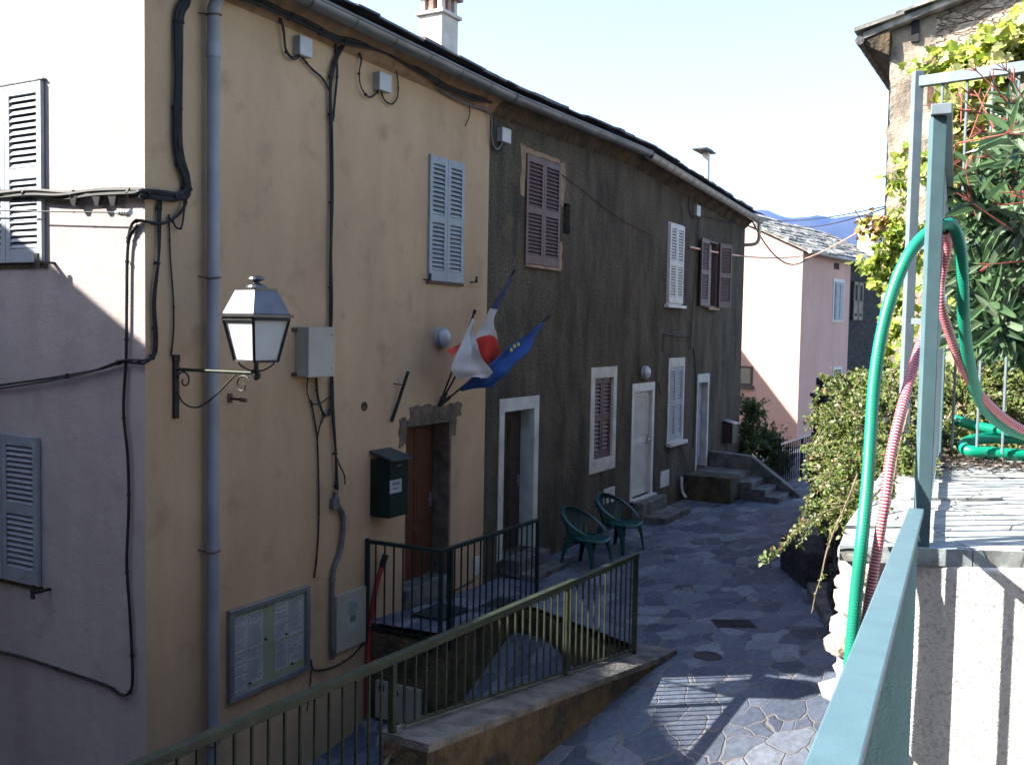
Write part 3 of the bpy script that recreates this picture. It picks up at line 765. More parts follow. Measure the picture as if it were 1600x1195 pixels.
# white door
door_surround(DW, gray, m_white, .10, .14, back=.15)
dd = mk(leaf_mb(DW[0]+.02, DW[1]-.02, DW[2]+.01, DW[3]-.01, .05, th=.04, nsl=26, st=.09, rails=(0,.52,1)), 'door', [m_white, m_white], H, parent=gray, bevel=.002)
hb = MB(); hb.tube([(DW[1]-.08,.05,DW[2]+.98),(DW[1]-.08,.0,DW[2]+.98),(DW[1]-.19,-.005,DW[2]+.98)], .010, 8); hb.box(DW[1]-.10,DW[1]-.06,.035,.05,DW[2]+.88,DW[2]+1.05)
mk(hb, 'handle', m_frame, H, parent=dd)
mk(MB().box(DW[0]-.12, DW[1]+.1, -.10, .04, DW[2]-.04, DW[2]-.0), 'sill', m_trim, H, parent=gray, bevel=.006)
mk(MB().box(DW[0]-.05, DW[1]+.28, -.24, .0, -3.27, DW[2]-.05).box(DW[0]+.0, DW[1]+.45, -.62, -.24, -3.27, DW[2]-.26), 'door_step', m_conc, H, parent=gray, bevel=.02)
# lower white window
w5 = window_surround(LW, gray, m_trim, .012, (.07,.07,.06,.17))
shutters(w5, (LW[0]+.0,LW[1]-.0,LW[2]+.0,LW[3]-.0), .0, m_blue, nsl=12)
mk(MB().box(LW[0]-.13, LW[1]+.11, -.10, -.012, LW[2]-.09, LW[2]-.02), 'sill', m_trim, H, parent=w5, bevel=.008)
# last door
door_surround(D2, gray, m_trim, .06, .17, back=.3, wr=.08)
m_bdoor = mat('blue_grey_door', (.16,.19,.26), (.2,.23,.3), 5, .5)
mkdoor(gray, D2[0]+.01, D2[1]-.01, D2[2]+.01, D2[3]-.01, .12, m_bdoor)
# little service plates, pipes
def plate(l, r, t, b, m, name='meter_plate', d=.02, parent=None, rag=False):
    q = rect(l, r, t, b); mb = MB().box(q[0], q[1], -d, .001, q[2], q[3]); mb.box(q[0]+.03, q[0]+.05, -d-.004, -d+.001, q[3]-.06, q[3]-.04); mb.box(q[1]-.05, q[1]-.03, -d-.004, -d+.001, q[3]-.06, q[3]-.04)
    return mk(mb, name, m, H, parent=parent, bevel=.004)
plate(1031, 1044, 735, 760, m_trim, parent=gray); plate(942, 959, 762, 785, m_trim, parent=gray); plate(738, 750, 869, 898, m_trim, parent=cream)
p = [F(1065,745,.05), F(1065,760,.05), F(1067,770,.07), F(1072,777,.14)]
mk(MB().tube(smoothpts(p,4), .03, 10), 'drain_spout', m_white, H, parent=gray, smooth='auto')

# ------------------------------------------------------------ steps to the last door
st = empty('entrance_steps', 'concrete entrance steps with solid side parapets at the last grey house door', 'steps', H, (D2[0],-.7,-3.27))
zl = D2[2]-.03
bw = F(1064, 750).x; 
mk(MB().box(D2[0]-.75, D2[0]-.10, -.95, -.002, -3.27, zl+.02), 'parapet', m_conc_d, H, parent=st, bevel=.03)
mb = MB().box(D2[0]-.10, D2[1]+.18, -.90, -.002, -3.27, zl)
for k in range(3): mb.box(D2[0]-.10, D2[1]+.18, -.90-.27*(k+1), -.90-.27*k, -3.27, zl-(zl+3.27)*(k+1)/4)
mk(mb, 'step', m_conc, H, parent=st, bevel=.015)
xa = D2[1]+.18
mb = MB().prism([(xa, -.002, -3.27), (xa, -.002, zl+.32), (xa, -.9, zl+.28), (xa, -1.9, -3.2), (xa, -1.9, -3.27)], (.22,0,0))
mk(mb, 'parapet', m_conc, H, parent=st, bevel=.015)

# ------------------------------------------------------------ wall fittings on the facade
def fitting(mb, name, m, label, cat, base, group=None, **k):
    return mk(mb, name, m, H, base=base, label=label, cat=cat, group=group, **k)
def jbox(l, r, t, b, label, d=.09):
    c = F(l, (t+b)/2, 0); w = (F(r, (t+b)/2, d).x - F(l, (t+b)/2, d).x); w = min(max(w*.8, .13), .22)
    z0 = F(l, b, d/2).z; z1 = F(l, t, d/2).z
    e = empty('junction_box', label, 'junction box', H, (c.x, 0, z0), group='electrical junction boxes under the eaves')
    mk(MB().box(c.x, c.x+w, -d*.55, .001, z0, z1), 'box_base', m_plast, H, parent=e, bevel=.006)
    mk(MB().box(c.x-.004, c.x+w+.004, -d, -d*.55, z0-.004, z1+.004), 'box_lid', m_plast, H, parent=e, bevel=.01)
jbox(458, 482, 53, 83, 'grey junction box highest on the cream facade, nearest the downpipe')
jbox(583, 606, 110, 138, 'grey junction box on cream wall with cables looping below on both sides')
jbox(776, 793, 197, 219, 'grey junction box at the top corner of grey wall beside the cream house')
jbox(1084, 1093, 319, 336, 'small pale junction box above the far brown shutters', d=.07)
# electrical cabinet
d = .17; c0 = F(461, 550, 0); z0, z1 = F(459, 588, .02).z, F(459, 511, .02).z; w = F(522, 550, d).x-c0.x
e = empty('electrical_cabinet', 'beige metal electrical cabinet on cream wall right of the lantern', 'cabinet', H, (c0.x, 0, z0))
mk(MB().box(c0.x, c0.x+w, -d+.02, 0, z0, z1), 'body', m_ebox, H, parent=e, bevel=.006)
mb = MB().box(c0.x-.006, c0.x+w+.006, -d-.004, -d+.02, z0-.006, z1+.006)
for zz in (z0+.06, z1-.08): mb.box(c0.x+w-.05, c0.x+w-.03, -d-.012, -d-.003, zz, zz+.025)
mk(mb, 'cabinet_door', m_ebox, H, parent=e, bevel=.006)
for zz in (z0+.02, z1-.02): mk(MB().box(c0.x-.05, c0.x-.002, -.03, -.001, zz-.02, zz+.015), 'mounting_lug', m_rust, H, parent=e, bevel=.003)
# wall lights
def wlight(px, py, r, label):
    c = F(px, py, .06); e = empty('wall_light', label, 'wall light', H, (c.x, 0, c.z), group='round bulkhead wall lights')
    mk(MB().lathe((c.x, 0, c.z), [(r, 0), (r, .03), (r*.92, .06)], 24, axis=1), 'light_base', m_plast, H, parent=e, smooth='auto')
    mk(MB().lathe((c.x, 0, c.z), [(r*.86, .05), (r*.82, .08), (r*.6, .105), (r*.3, .118), (.01, .12)], 24, axis=1), 'light_cover', m_opal, H, parent=e, smooth=True)
    t = MB().tube([(c.x+r*.9*math.cos(2*math.pi*k/24), -.055, c.z+r*.9*math.sin(2*math.pi*k/24)) for k in range(24)], .012, 6, closed=True)
    mk(t, 'light_rim', m_frame, H, parent=e, smooth=True)
wlight(694, 528, .125, 'round bulkhead wall light on cream wall left of the flags')
wlight(1011, 582, .12, 'round bulkhead wall light above the white louvred door')
# mailbox
c0 = F(578, 760, 0); z0 = F(578, 806, 0).z; z1 = F(578, 718, 0).z; dm = .26
cw = F(638, 760, dm).x - c0.x
e = empty('mailbox', 'large dark green mailbox with sloping lid and white label left of the wooden door', 'mailbox', H, (c0.x, 0, z0))
mk(MB().box(c0.x, c0.x+cw, -dm, 0, z0, z1), 'body', m_gmail, H, parent=e, bevel=.008)
mb = MB().hexa([(c0.x-.02,-dm-.05,z1+.0),(c0.x+cw+.02,-dm-.05,z1+.0),(c0.x+cw+.02,.0,z1+.08),(c0.x-.02,.0,z1+.08),
                (c0.x-.02,-dm-.05,z1+.02),(c0.x+cw+.02,-dm-.05,z1+.02),(c0.x+cw+.02,.0,z1+.10),(c0.x-.02,.0,z1+.10)])
m_lid = mat('dark_grey_lid', (.022,.032,.034), (.035,.045,.048), 5, .5, spec=.2)
mk(mb, 'lid', m_lid, H, parent=e, bevel=.004)
mb = MB().box(c0.x+cw*.38, c0.x+cw*.60, -dm-.006, -dm+.001, z1-.06, z1-.05); mk(mb, 'lock', m_frame, H, parent=e)
qa = F(609, 768, dm); qb = F(627, 768, dm); zt2 = F(618, 752, dm).z; zb2 = F(618, 768, dm).z
mb = MB().box(qa.x, qb.x, -dm-.004, -dm+.001, zb2-.01, zt2+.02)
W_ = qb.x-qa.x; Hh = zt2+.03-zb2
def txt(s, size, origin, fr, m, parent, name='lettering', ext=.001, sx=1):
    cu_ = bpy.data.curves.new('t', 'FONT'); cu_.body = s; cu_.size = size; cu_.extrude = ext; cu_.resolution_u = 2; cu_.align_x = 'CENTER'
    ob = bpy.data.objects.new('t', cu_); C.collection.objects.link(ob)
    bpy.context.view_layer.update()
    me = bpy.data.meshes.new_from_object(ob.evaluated_get(bpy.context.evaluated_depsgraph_get()))
    bpy.data.objects.remove(ob)
    mb = MB(); o = Vector(origin)
    mb.v = [tuple(o+Vector((v.co.x*sx, -v.co.z, v.co.y))) for v in me.vertices]; mb.f = [tuple(p.vertices) for p in me.polygons]; mb.m = [0]*len(mb.f)
    return mk(mb, name, m, fr, parent=parent)
lb_ = mk(mb, 'label', m_paper, H, parent=e)
txt('MAIRIE', Hh*.40, ((qa.x+qb.x)/2, -dm-.0055, zb2+Hh*.50), H, m_ink, lb_, sx=W_*.8/(Hh*.40*3.4)) 
for k in range(5): mk(MB().box(qa.x+W_*(.24+.11*k), qa.x+W_*(.32+.11*k), -dm-.0052, -dm-.0035, zb2+Hh*.18, zb2+Hh*(.30+.05*(k%2))), 'lettering', m_ink, H, parent=lb_)
# far mailbox
c0 = F(1129, 675, 0); z0, z1 = F(1129, 692, 0).z, F(1129, 661, 0).z
e = empty('mailbox', 'small dark brown mailbox on grey wall beyond the last door', 'mailbox', H, (c0.x, 0, z0))
mk(MB().box(c0.x, c0.x+.34, -.22, 0, z0, z1), 'body', m_dkwood, H, parent=e, bevel=.006)
mb = MB().hexa([(c0.x-.02,-.27,z1-.02),(c0.x+.36,-.27,z1-.02),(c0.x+.36,0,z1+.05),(c0.x-.02,0,z1+.05),(c0.x-.02,-.27,z1),(c0.x+.36,-.27,z1),(c0.x+.36,0,z1+.07),(c0.x-.02,0,z1+.07)])
mk(mb, 'lid', m_frame, H, parent=e, bevel=.004)
# notice boards
r5 = random.Random(3)
def paper_lines(mb, u0, u1, z0, z1, y, n, mi=1):
    h = (z1-z0)
    for i in range(n):
        z = z1 - h*(.06+.88*i/n); 
        if r5.random() < .15: continue
        a = u0+(u1-u0)*.08; b = u0+(u1-u0)*r5.uniform(.55,.93)
        mb.box(a, b, y-.0008, y+.0005, z-h/n*.18, z+h/n*.10, mi)
a = F(360, 957, .05); b = F(486, 912, .05); zt3 = (a.z+b.z)/2; zb3 = (F(360,1098,.05).z+F(486,1048,.05).z)/2
u0, u1 = a.x, b.x; print('notice', u0,u1,zb3,zt3)
e = empty('notice_board', 'wide glazed notice board with papers beside the downpipe', 'notice board', H, (u0, 0, zb3))
fw = .055; mb = MB()
mb.box(u0,u1,-.05,-.002,zt3-fw,zt3); mb.box(u0,u1,-.05,-.002,zb3,zb3+fw); mb.box(u0,u0+fw,-.051,-.002,zb3+fw,zt3-fw); mb.box(u1-fw,u1,-.051,-.002,zb3+fw,zt3-fw)
mk(mb, 'frame', m_frame, H, parent=e, bevel=.006)
mk(MB().box(u0+fw, u1-fw, -.02, -.004, zb3+fw, zt3-fw), 'backing', m_paperg, H, parent=e)
W_ = u1-u0; Hh = zt3-zb3
for (x0,x1,y0,y1,n) in ((.05,.225,.50,.90,16),(.235,.41,.50,.90,16),(.05,.225,.08,.48,14),(.235,.41,.12,.48,14),(.55,.73,.48,.93,16),(.74,.93,.48,.93,14),(.56,.73,.14,.45,14),(.74,.93,.16,.45,12)):
    mb = MB(); ya = -.0225
    mb.box(u0+W_*x0, u0+W_*x1, ya, -.0195, zb3+Hh*y0, zb3+Hh*y1)
    paper_lines(mb, u0+W_*x0, u0+W_*x1, zb3+Hh*y0, zb3+Hh*y1, ya, n)
    mk(mb, 'paper', [m_paper, m_ink], H, parent=e)
mb = MB()
for x, z in ((.44,.93),(.44,.55),(.25,.13),(.78,.15),(.70,.52)): mb.lathe((u0+W_*x, -.022, zb3+Hh*z), [(.013,0),(.01,.012),(.004,.016)], 10, axis=1)
mk(mb, 'pin', m_black, H, parent=e)
a = F(526, 929, .03); b = F(572, 915, .03); zt3 = F(549, 923, .03).z; zb3 = F(549, 1011, .03).z; u0, u1 = a.x, b.x
e = empty('poster_board', 'beige notice panel with one small poster left of the red standpipe', 'notice panel', H, (u0, 0, zb3))
mb = MB(); mb.box(u0,u1,-.035,-.002,zb3,zt3); mb.box(u0+.03,u0+.045,-.045,-.034,(zb3+zt3)/2,(zb3+zt3)/2+.03)
mk(mb, 'back_plate', m_ebox, H, parent=e, bevel=.006)
W_ = u1-u0; Hh = zt3-zb3; p0, p1, z0, z1 = u0+W_*.33, u0+W_*.74, zb3+Hh*.28, zb3+Hh*.86
mb = MB().box(p0, p1, -.038, -.0345, z0, z1)
for i in range(8):
    z = z1-(z1-z0)*(.07+.055*i); mb.box(p0+.02, p1-.02-r5.random()*.04, -.0388, -.0375, z-.008, z, 1)
mb.box(p0+(p1-p0)*.25, p0+(p1-p0)*.72, -.0388, -.0375, z0+(z1-z0)*.30, z0+(z1-z0)*.50, 1)
mk(mb, 'poster', [m_paper, m_ink], H, parent=e)
# vent, bracket stub, slanted bar
c = F(570, 635, .01); mb = MB().lathe((c.x, 0, c.z), [(.05,-.002),(.05,.008),(.035,.010),(.03,.004)], 14, axis=1)
fitting(mb, 'vent_cap', m_conc_d, 'small round grey vent in cream wall between cabinet and slanted bar', 'vent', (c.x,0,c.z))
c = F(358, 622, 0); mb = MB()
mb.box(c.x-.02, c.x+.03, -.012, 0, c.z-.04, c.z+.04); mb.tube([(c.x, 0, c.z), (c.x, -.14, c.z-.005), (c.x,-.16,c.z)], .012, 8); mb.tube([(c.x,-.13,c.z-.005),(c.x,-.20,c.z-.01)], .018, 8)
fitting(mb, 'iron_peg', m_rust, 'short rusty iron peg sticking out of the wall under the lantern', 'iron peg', (c.x,0,c.z))
a = F(638, 580, .10); b = F(612, 659, .02)
mb = MB().bar(a, b, .045, .02); mm_ = (Vector(a)*.72+Vector(b)*.28); mb.tube([mm_, (mm_.x-.09, 0, mm_.z+.02)], .006, 6)
fitting(mb, 'slanted_bar', m_gdark, 'dark green metal bar slanting on cream wall above the mailbox', 'metal bar', (b.x,0,b.z), bevel=.003)
c = F(660, 330); 
# red standpipe
p = [F(601, 872, .10), F(596, 888, .09), F(588, 915, .06), F(581, 955, .05), F(577, 1000, .05), F(575, 1050, .05), F(574, 1120, .05)]
e = empty('red_standpipe', 'bent dark red pipe with black tip against cream wall at the railing corner', 'pipe', H, tuple(p[-1]))
mk(MB().tube(smoothpts(p, 5), .028, 10), 'pipe', m_redp, H, parent=e, smooth='auto')
mk(MB().tube([p[0]+(p[0]-p[1]).normalized()*.0, p[0]+(p[0]-p[1]).normalized()*.04, p[0]+(p[0]-p[1]).normalized()*-.09], .034, 10), 'pipe_tip', m_black, H, parent=e, smooth='auto')
# meter cabinet in the sunken path
la_ = H.inverted() @ atY(590, 1062, 9.75); 
za = hit(H, 590, 1060, 0, 2.84); zb_2 = hit(H, 590, 1118, 0, 2.84); ya = za.y; yb = hit(H, 660, 1070, 0, 2.84).y
print('meter', za, zb_2, yb)
mb = MB().box(2.80, 2.845, min(ya,yb), max(ya,yb), zb_2.z, za.z); 
e = mk(mb, 'meter_cabinet', m_ebox, H, bevel=.006, label='white meter cabinet set in the wall below the landing railing', cat='meter cabinet')
yl = max(ya,yb); mk(MB().box(2.794, 2.801, yl-.12, yl-.05, za.z-.10, za.z-.04), 'meter_window', m_glass, H, parent=e)
mk(MB().box(2.792, 2.801, yl-.30, yl-.27, za.z-.11, za.z-.07), 'lock', m_black, H, parent=e)

# ------------------------------------------------------------ lantern
xb = F(273, 620, 0); zbt = F(273, 654, .02).z; ztp = F(270, 560, .02).z
e = empty('street_lantern', 'black wall lantern with opal panes on a scrolled bracket beside the downpipe', 'lantern', H, (xb.x, 0, zbt))
mb = MB().box(xb.x-.025, xb.x+.025, -.03, 0, zbt, ztp+.0); mb.box(xb.x-.03, xb.x+.03, -.035, 0, ztp-.03, ztp+.03)
mk(mb, 'wall_plate', m_iron, H, parent=e, bevel=.005)
# find arm length so that the lantern axis appears at px 400
best = None
for k in range(40, 130):
    dd_ = k/100; P = H @ Vector((xb.x, -dd_, 0)); px = 800+F_PX*(P.dot(cr))/(P.dot(fwd))
    if best is None or abs(px-401) < best[0]: best = (abs(px-401), dd_)
AL = best[1]; print('arm', AL)
def LZ(py): return hit(H, 398, py, 1, -AL).z
za_ = F(280, 577, .05).z; zj = LZ(583)
mb = MB().tube([(xb.x, -.02, za_), (xb.x, -AL, zj)], .014, 10)
mk(mb, 'arm', m_rail, H, parent=e, smooth='auto')
mb = MB()
def scroll(c, r0_, turns, st, sgn):
    return [(xb.x, c[0]+r0_*(1-k/26)*math.cos(st+sgn*turns*2*math.pi*k/24), c[1]+r0_*(1-k/26)*math.sin(st+sgn*turns*2*math.pi*k/24)) for k in range(22)]
mb.tube(scroll((-.11, za_-.09), .085, 1.2, math.pi*.95*0+R(10), 1), .007, 6)
arc = [(xb.x, -.03, za_-.18), (xb.x, -.10, za_-.27), (xb.x, -.25, za_-.30), (xb.x, -.42, za_-.22), (xb.x, -AL*.70, za_-.06), (xb.x, -AL*.76, za_-.02)]
mb.tube(smoothpts(arc, 5), .007, 6)
mb.tube(scroll((-AL*.84, za_-.10), .085, 1.2, R(150), -1), .007, 6)
mk(mb, 'scroll', m_iron, H, parent=e, smooth='auto')
cx, cy = xb.x, -AL
z_bot, z_glT, z_top, z_fin = LZ(564), LZ(498), LZ(452), LZ(434)
def sq(w, z, rot=0): 
    return [(cx+w*sx, cy+w*sy, z) for sx, sy in ((-1,-1),(1,-1),(1,1),(-1,1))]
wb, wt = .115, .175
rotm = Matrix.Translation((cx,cy,0)) @ Matrix.Rotation(R(-6), 4, 'Z') @ Matrix.Translation((-cx,-cy,0))
def lm(mb): mb.v = [tuple(rotm @ Vector(v)) for v in mb.v]; return mb
B_, T_ = sq(wb, z_bot), sq(wt, z_glT)
mb = MB()
for k in range(4):
    mb.bar(B_[k], T_[k], .02, .02); mb.bar(B_[k], B_[(k+1)%4], .018, .018); mb.bar(T_[k], T_[(k+1)%4], .02, .03)
mb.lathe((cx,cy,zj-.03), [(.0,-.03),(.03,-.01),(.035,.02),(.02,.05),(.015,z_bot-zj+.03)], 12)
for sx, sy in ((-1,-1),(1,-1),(1,1),(-1,1)):
    mb.tube(smoothpts([(cx+sx*wb*.8, cy+sy*wb*.8, z_bot), (cx+sx*wb*.75, cy+sy*wb*.75, z_bot-.03), (cx+sx*.03, cy+sy*.03, z_bot-.075), (cx, cy, z_bot-.06)], 4), .006, 6)
mk(lm(mb), 'lantern_frame', m_iron, H, parent=e)
for k in range(4):
    a, b, c, dq = [Vector(v) for v in (B_[k], B_[(k+1)%4], T_[(k+1)%4], T_[k])]; ctr = Vector((cx,cy,0)); 
    ins = [v + (Vector((cx,cy,v.z))-v)*.06 for v in (a,b,c,dq)]; ins2 = [v + (Vector((cx,cy,v.z))-v)*.10 for v in (a,b,c,dq)]
    mb = MB().add(ins+ins2, [(0,1,2,3),(7,6,5,4),(0,4,5,1),(1,5,6,2),(2,6,7,3),(3,7,4,0)])
    mk(lm(mb), 'pane', m_opal, H, parent=e)
mb = MB(); E_, U_ = sq(wt+.025, z_glT+.012), sq(wt*.62, z_top)
E2 = sq(wt+.025, z_glT+.03)
mb.add(E_+E2, [(3,2,1,0),(0,1,5,4),(1,2,6,5),(2,3,7,6),(3,0,4,7)])
I_ = sq(wt+.003, z_glT+.04)
mb.add(E2+I_, [(0,1,5,4),(1,2,6,5),(2,3,7,6),(3,0,4,7)])
mb.add(I_+U_, [(0,1,5,4),(1,2,6,5),(2,3,7,6),(3,0,4,7),(4,5,6,7)])
for k in range(4):
    mb.bar(U_[k], U_[(k+1)%4], .012, .02)
mb.lathe((cx,cy,z_top), [(.09,0),(.07,.03),(.03,.045),(.025,.06),(.065,.075),(.06,.09),(.03,.105),(.005,.11)], 16)
m_cop = mat('dark_lantern_metal', (.09,.085,.09), (.12,.115,.12), 8, .34, metal=.9, spec=.5)
mk(lm(mb), 'lantern_roof', m_cop, H, parent=e)

# ------------------------------------------------------------ cables
def cable(pts, r, label, m=m_black, fr=H, name='cable', strands=1, group='cables on the house walls', cat='cable', knots=()):
    P = smoothpts(pts, 6); mb = MB(); r6 = random.Random(len(pts)*7+int(r*1e4))
    if strands == 1: mb.tube(P, r, 6)
    else:
        for s in range(strands):
            ph = 2*math.pi*s/strands; Q = []
            for i, p in enumerate(P):
                a = ph + i*.12; Q.append(p + Vector((math.cos(a)*r*.75, abs(math.sin(a))*-r*.5, math.sin(a)*r*.75)))
            mb.tube(Q, r*.55, 6)
    for i in range(4, len(P)-2, 9):      # clips
        t = (P[i+1]-P[i]).normalized()*.01; mb.tube([P[i]-t, P[i]+t], r*1.35, 6)
    return mk(mb, name, m, fr, label=label, cat=cat, smooth='auto', group=group)
def FP(l, d=.03): return [F(x, y, d) for x, y in l]
def GP(l, d=.04): return [G(x, y, d) for x, y in l]
cable(FP([(292,-30),(290,0),(280,25),(278,100),(277,200),(281,250),(290,280),(291,300),(275,308),(245,305),(222,303)], .04)+GP([(212,302),(150,302),(100,306),(50,302),(0,304),(-40,303)], .05), .034,
      'thick black cable bundle running down the cream corner then across the end wall', strands=4)
for px, ll in ((117,'black clamp under the end wall cable, farthest left'),(153,'black clamp under the end wall cable, middle of three'),(178,'black clamp under the end wall cable, nearest the house corner')):
    p = G(px, 312, .06); mb = MB()
    mb.hexa([(p.x-.02,p.y-.05,p.z+.03),(p.x+.02,p.y-.05,p.z+.03),(p.x+.02,p.y+.05,p.z+.03),(p.x-.02,p.y+.05,p.z+.03),(p.x-.015,p.y-.02,p.z-.05),(p.x+.015,p.y-.02,p.z-.05),(p.x+.015,p.y+.02,p.z-.05),(p.x-.015,p.y+.02,p.z-.05)])
    mk(mb, 'cable_clamp', m_black, H, label=ll, cat='cable clamp', group='clamps under the end wall cable')
cable(FP([(250,308),(248,340),(247,400),(240,470),(243,530),(240,555),(225,565)], .03)+GP([(212,565),(190,565),(150,578),(80,592),(0,604),(-40,610)]), .018, 'black cable bending round the corner below the thick bundle', strands=2)
cable(FP([(264,335),(266,400),(271,470),(271,520),(267,557)], .02), .007, 'thin black cable dropping straight to the lantern bracket')
cable(GP([(215,352),(203,370),(199,400),(198,470),(197,560),(193,640),(200,720),(201,800),(198,880),(203,960),(207,1050),(204,1078),(190,1085),(165,1070),(100,1048),(40,1028),(0,1018),(-30,1012)], .025), .013, 'long black cable hanging down the end wall and turning away left')
cable(FP([(292,300),(287,325),(270,342),(250,350),(232,347)], .05)+GP([(215,345),(205,353),(199,380)], .03), .013, 'short black cable wrapping the corner under the bundle')
cable(FP([(288,312),(287,335),(283,356),(275,355),(270,345)], .04), .008, 'small black cable loop beside the thick bundle')
cable(GP([(-40,328),(0,329),(100,331),(180,332)], .10), .006, 'thin wire crossing the end wall to a grey insulator')
p = G(180, 332, .10); mb = MB(); L_ = []
for k in range(9): L_.append((.02 if k % 2 else .035, k*.014))
q1 = G(204, 332, .10)
prof = [(G(180+24*k/12, 332, .10), (.012+.018*min(1,k/5))*(1.0 if k%2 else .75)) for k in range(13)]
mb.tube([a for a, b in prof], [b for a, b in prof], 10); mk(mb, 'insulator', m_plast, H, label='grey ribbed insulator at the corner end of the thin wire', cat='insulator')
cable(FP([(330,-30),(360,-8),(400,2),(435,18),(462,30),(495,46),(525,62),(545,66),(600,80),(650,108),(700,138),(735,152),(766,158)], .10), .03, 'dark cable bundle running under the eaves of the cream house', strands=4)
cable(FP([(545,66),(580,78),(620,100),(660,120),(700,148),(735,165),(757,171),(768,185),(768,215),(776,234),(786,222)], .05), .013, 'grey cable sagging below the eaves to the grey wall junction box', m=m_gcable)
cable(FP([(433,17),(442,45),(446,78),(458,92),(470,84)], .04), .013, 'black cable looping from the eaves to the first junction box', strands=2)
cable(FP([(468,84),(485,106),(503,122),(515,142)], .03), .010, 'black cable from the first junction box to the vertical bundle')
cable(FP([(540,66),(528,85),(518,115),(515,150),(517,200),(518,300),(516,400),(517,470),(516,515)], .035), .020, 'thick vertical cable bundle down the middle of the cream facade', strands=3)
cable(FP([(524,62),(526,90),(527,115),(524,150),(520,190)], .03), .012, 'short second strand beside the top of the vertical bundle')
cable(FP([(556,72),(564,92),(561,112),(563,135),(576,152),(588,146),(592,137)], .04), .012, 'black cable looping under the second junction box from the left', strands=2)
cable(FP([(594,137),(600,155),(612,163),(621,152),(622,130),(619,108)], .03), .008, 'thin cable looping up from the second junction box to the right')
cable(FP([(733,166),(734,180),(727,197)], .03), .006, 'loose wire end hanging under the cream eaves')
cable(FP([(518,588),(519,640),(523,700),(525,740),(526,765)], .03), .020, 'thick cable leaving the bottom of the electrical cabinet', strands=2)
cable(FP([(524,710),(530,725),(538,742),(539,757)], .04), .007, 'frayed wire end beside the lower cable on cream wall')
cable(FP([(494,590),(496,620),(504,645),(512,648),(517,635),(518,600)], .04), .013, 'heavy black cable loop hanging under the electrical cabinet', strands=2)
cable(FP([(481,590),(480,612),(487,630),(500,630),(512,622)], .05), .007, 'thin cable loop at the left under the electrical cabinet')
cable(FP([(486,625),(493,665),(496,690),(498,760),(498,820),(495,870),(491,903)], .02), .009, 'thin black cable dropping to the right edge of the notice board')
cable(FP([(508,648),(500,665),(496,685)], .03), .008, 'short cable joining the loop to the thin drop')
cable(FP([(525,768),(526,785),(536,805),(536,835),(531,865),(521,895),(519,960),(520,1029)], .04), .026, 'grey conduit curving down beside the notice panel', m=m_gcable, name='conduit', cat='conduit')
p = F(523, 785, .03); mk(MB().box(p.x-.05,p.x+.05,-.06,0,p.z-.07,p.z+.05), 'switch_box', m_gcable, H, bevel=.01, label='small grey box at the top of the curved conduit', cat='switch box')
cable(FP([(486,1030),(488,1042),(496,1047),(520,1042),(545,1028),(562,1012),(576,994),(600,980),(660,950),(742,905)], .02), .009, 'thin black cable along the foot of the cream wall')
cable(FP([(487,1045),(484,1075),(480,1110)], .02), .006, 'wire dropping below the corner of the notice board')
# grey house cables
cable(FP([(772,185),(770,215),(775,232),(782,236),(787,222)], .03), .008, 'black loop under the junction box at the top of the grey wall')
cable(FP([(878,273),(905,292),(940,320),(975,345),(1000,358),(1020,366)], .02), .006, 'thin reddish wire slanting across the grey wall from the brown shutters', m=m_rust)
cable(FP([(1098,300),(1092,325),(1090,360),(1087,420),(1083,470),(1080,520),(1078,545)], .03), .012, 'dark cable running down the grey wall left of the far brown shutters', strands=2)
cable(FP([(1078,300),(1076,325),(1083,340),(1090,335)], .03), .012, 'black cable loop left of the small pale junction box')
cable(FP([(1092,300),(1098,322),(1125,322),(1160,318)], .04), .008, 'dark cable under the far eaves toward the house end')
cable(FP([(1092,336),(1120,343),(1162,352)], .03), .008, 'dark cable from the pale junction box to the house end')
cable(FP([(1078,545),(1084,548),(1087,600),(1085,660),(1083,700)], .02), .010, 'black cable descending left of the last door')
cable(FP([(1037,522),(1060,525),(1082,525)], .02), .009, 'short horizontal cable between the two white shuttered windows')
cable(FP([(1037,522),(1035,550)], .02), .008, 'short wire end hanging above the lower white window')
cable(FP([(1029,597),(1031,610),(1033,617)], .02), .008, 'short hooked wire right of the white door')
# moss/nest clumps at eaves skipped; overhead wires
def span(a, b, sag, r, m, label, n=14):
    a = Vector(a); b = Vector(b); P = [a+(b-a)*(k/n)+Vector((0,0,-sag*4*(k/n)*(1-k/n))) for k in range(n+1)]
    return mk(MB().tube(P, r, 6), 'overhead_wire', m, WF, label=label, cat='wire', smooth='auto', base=tuple(a))
PKX = atZ(1250, 400, 1) * 0
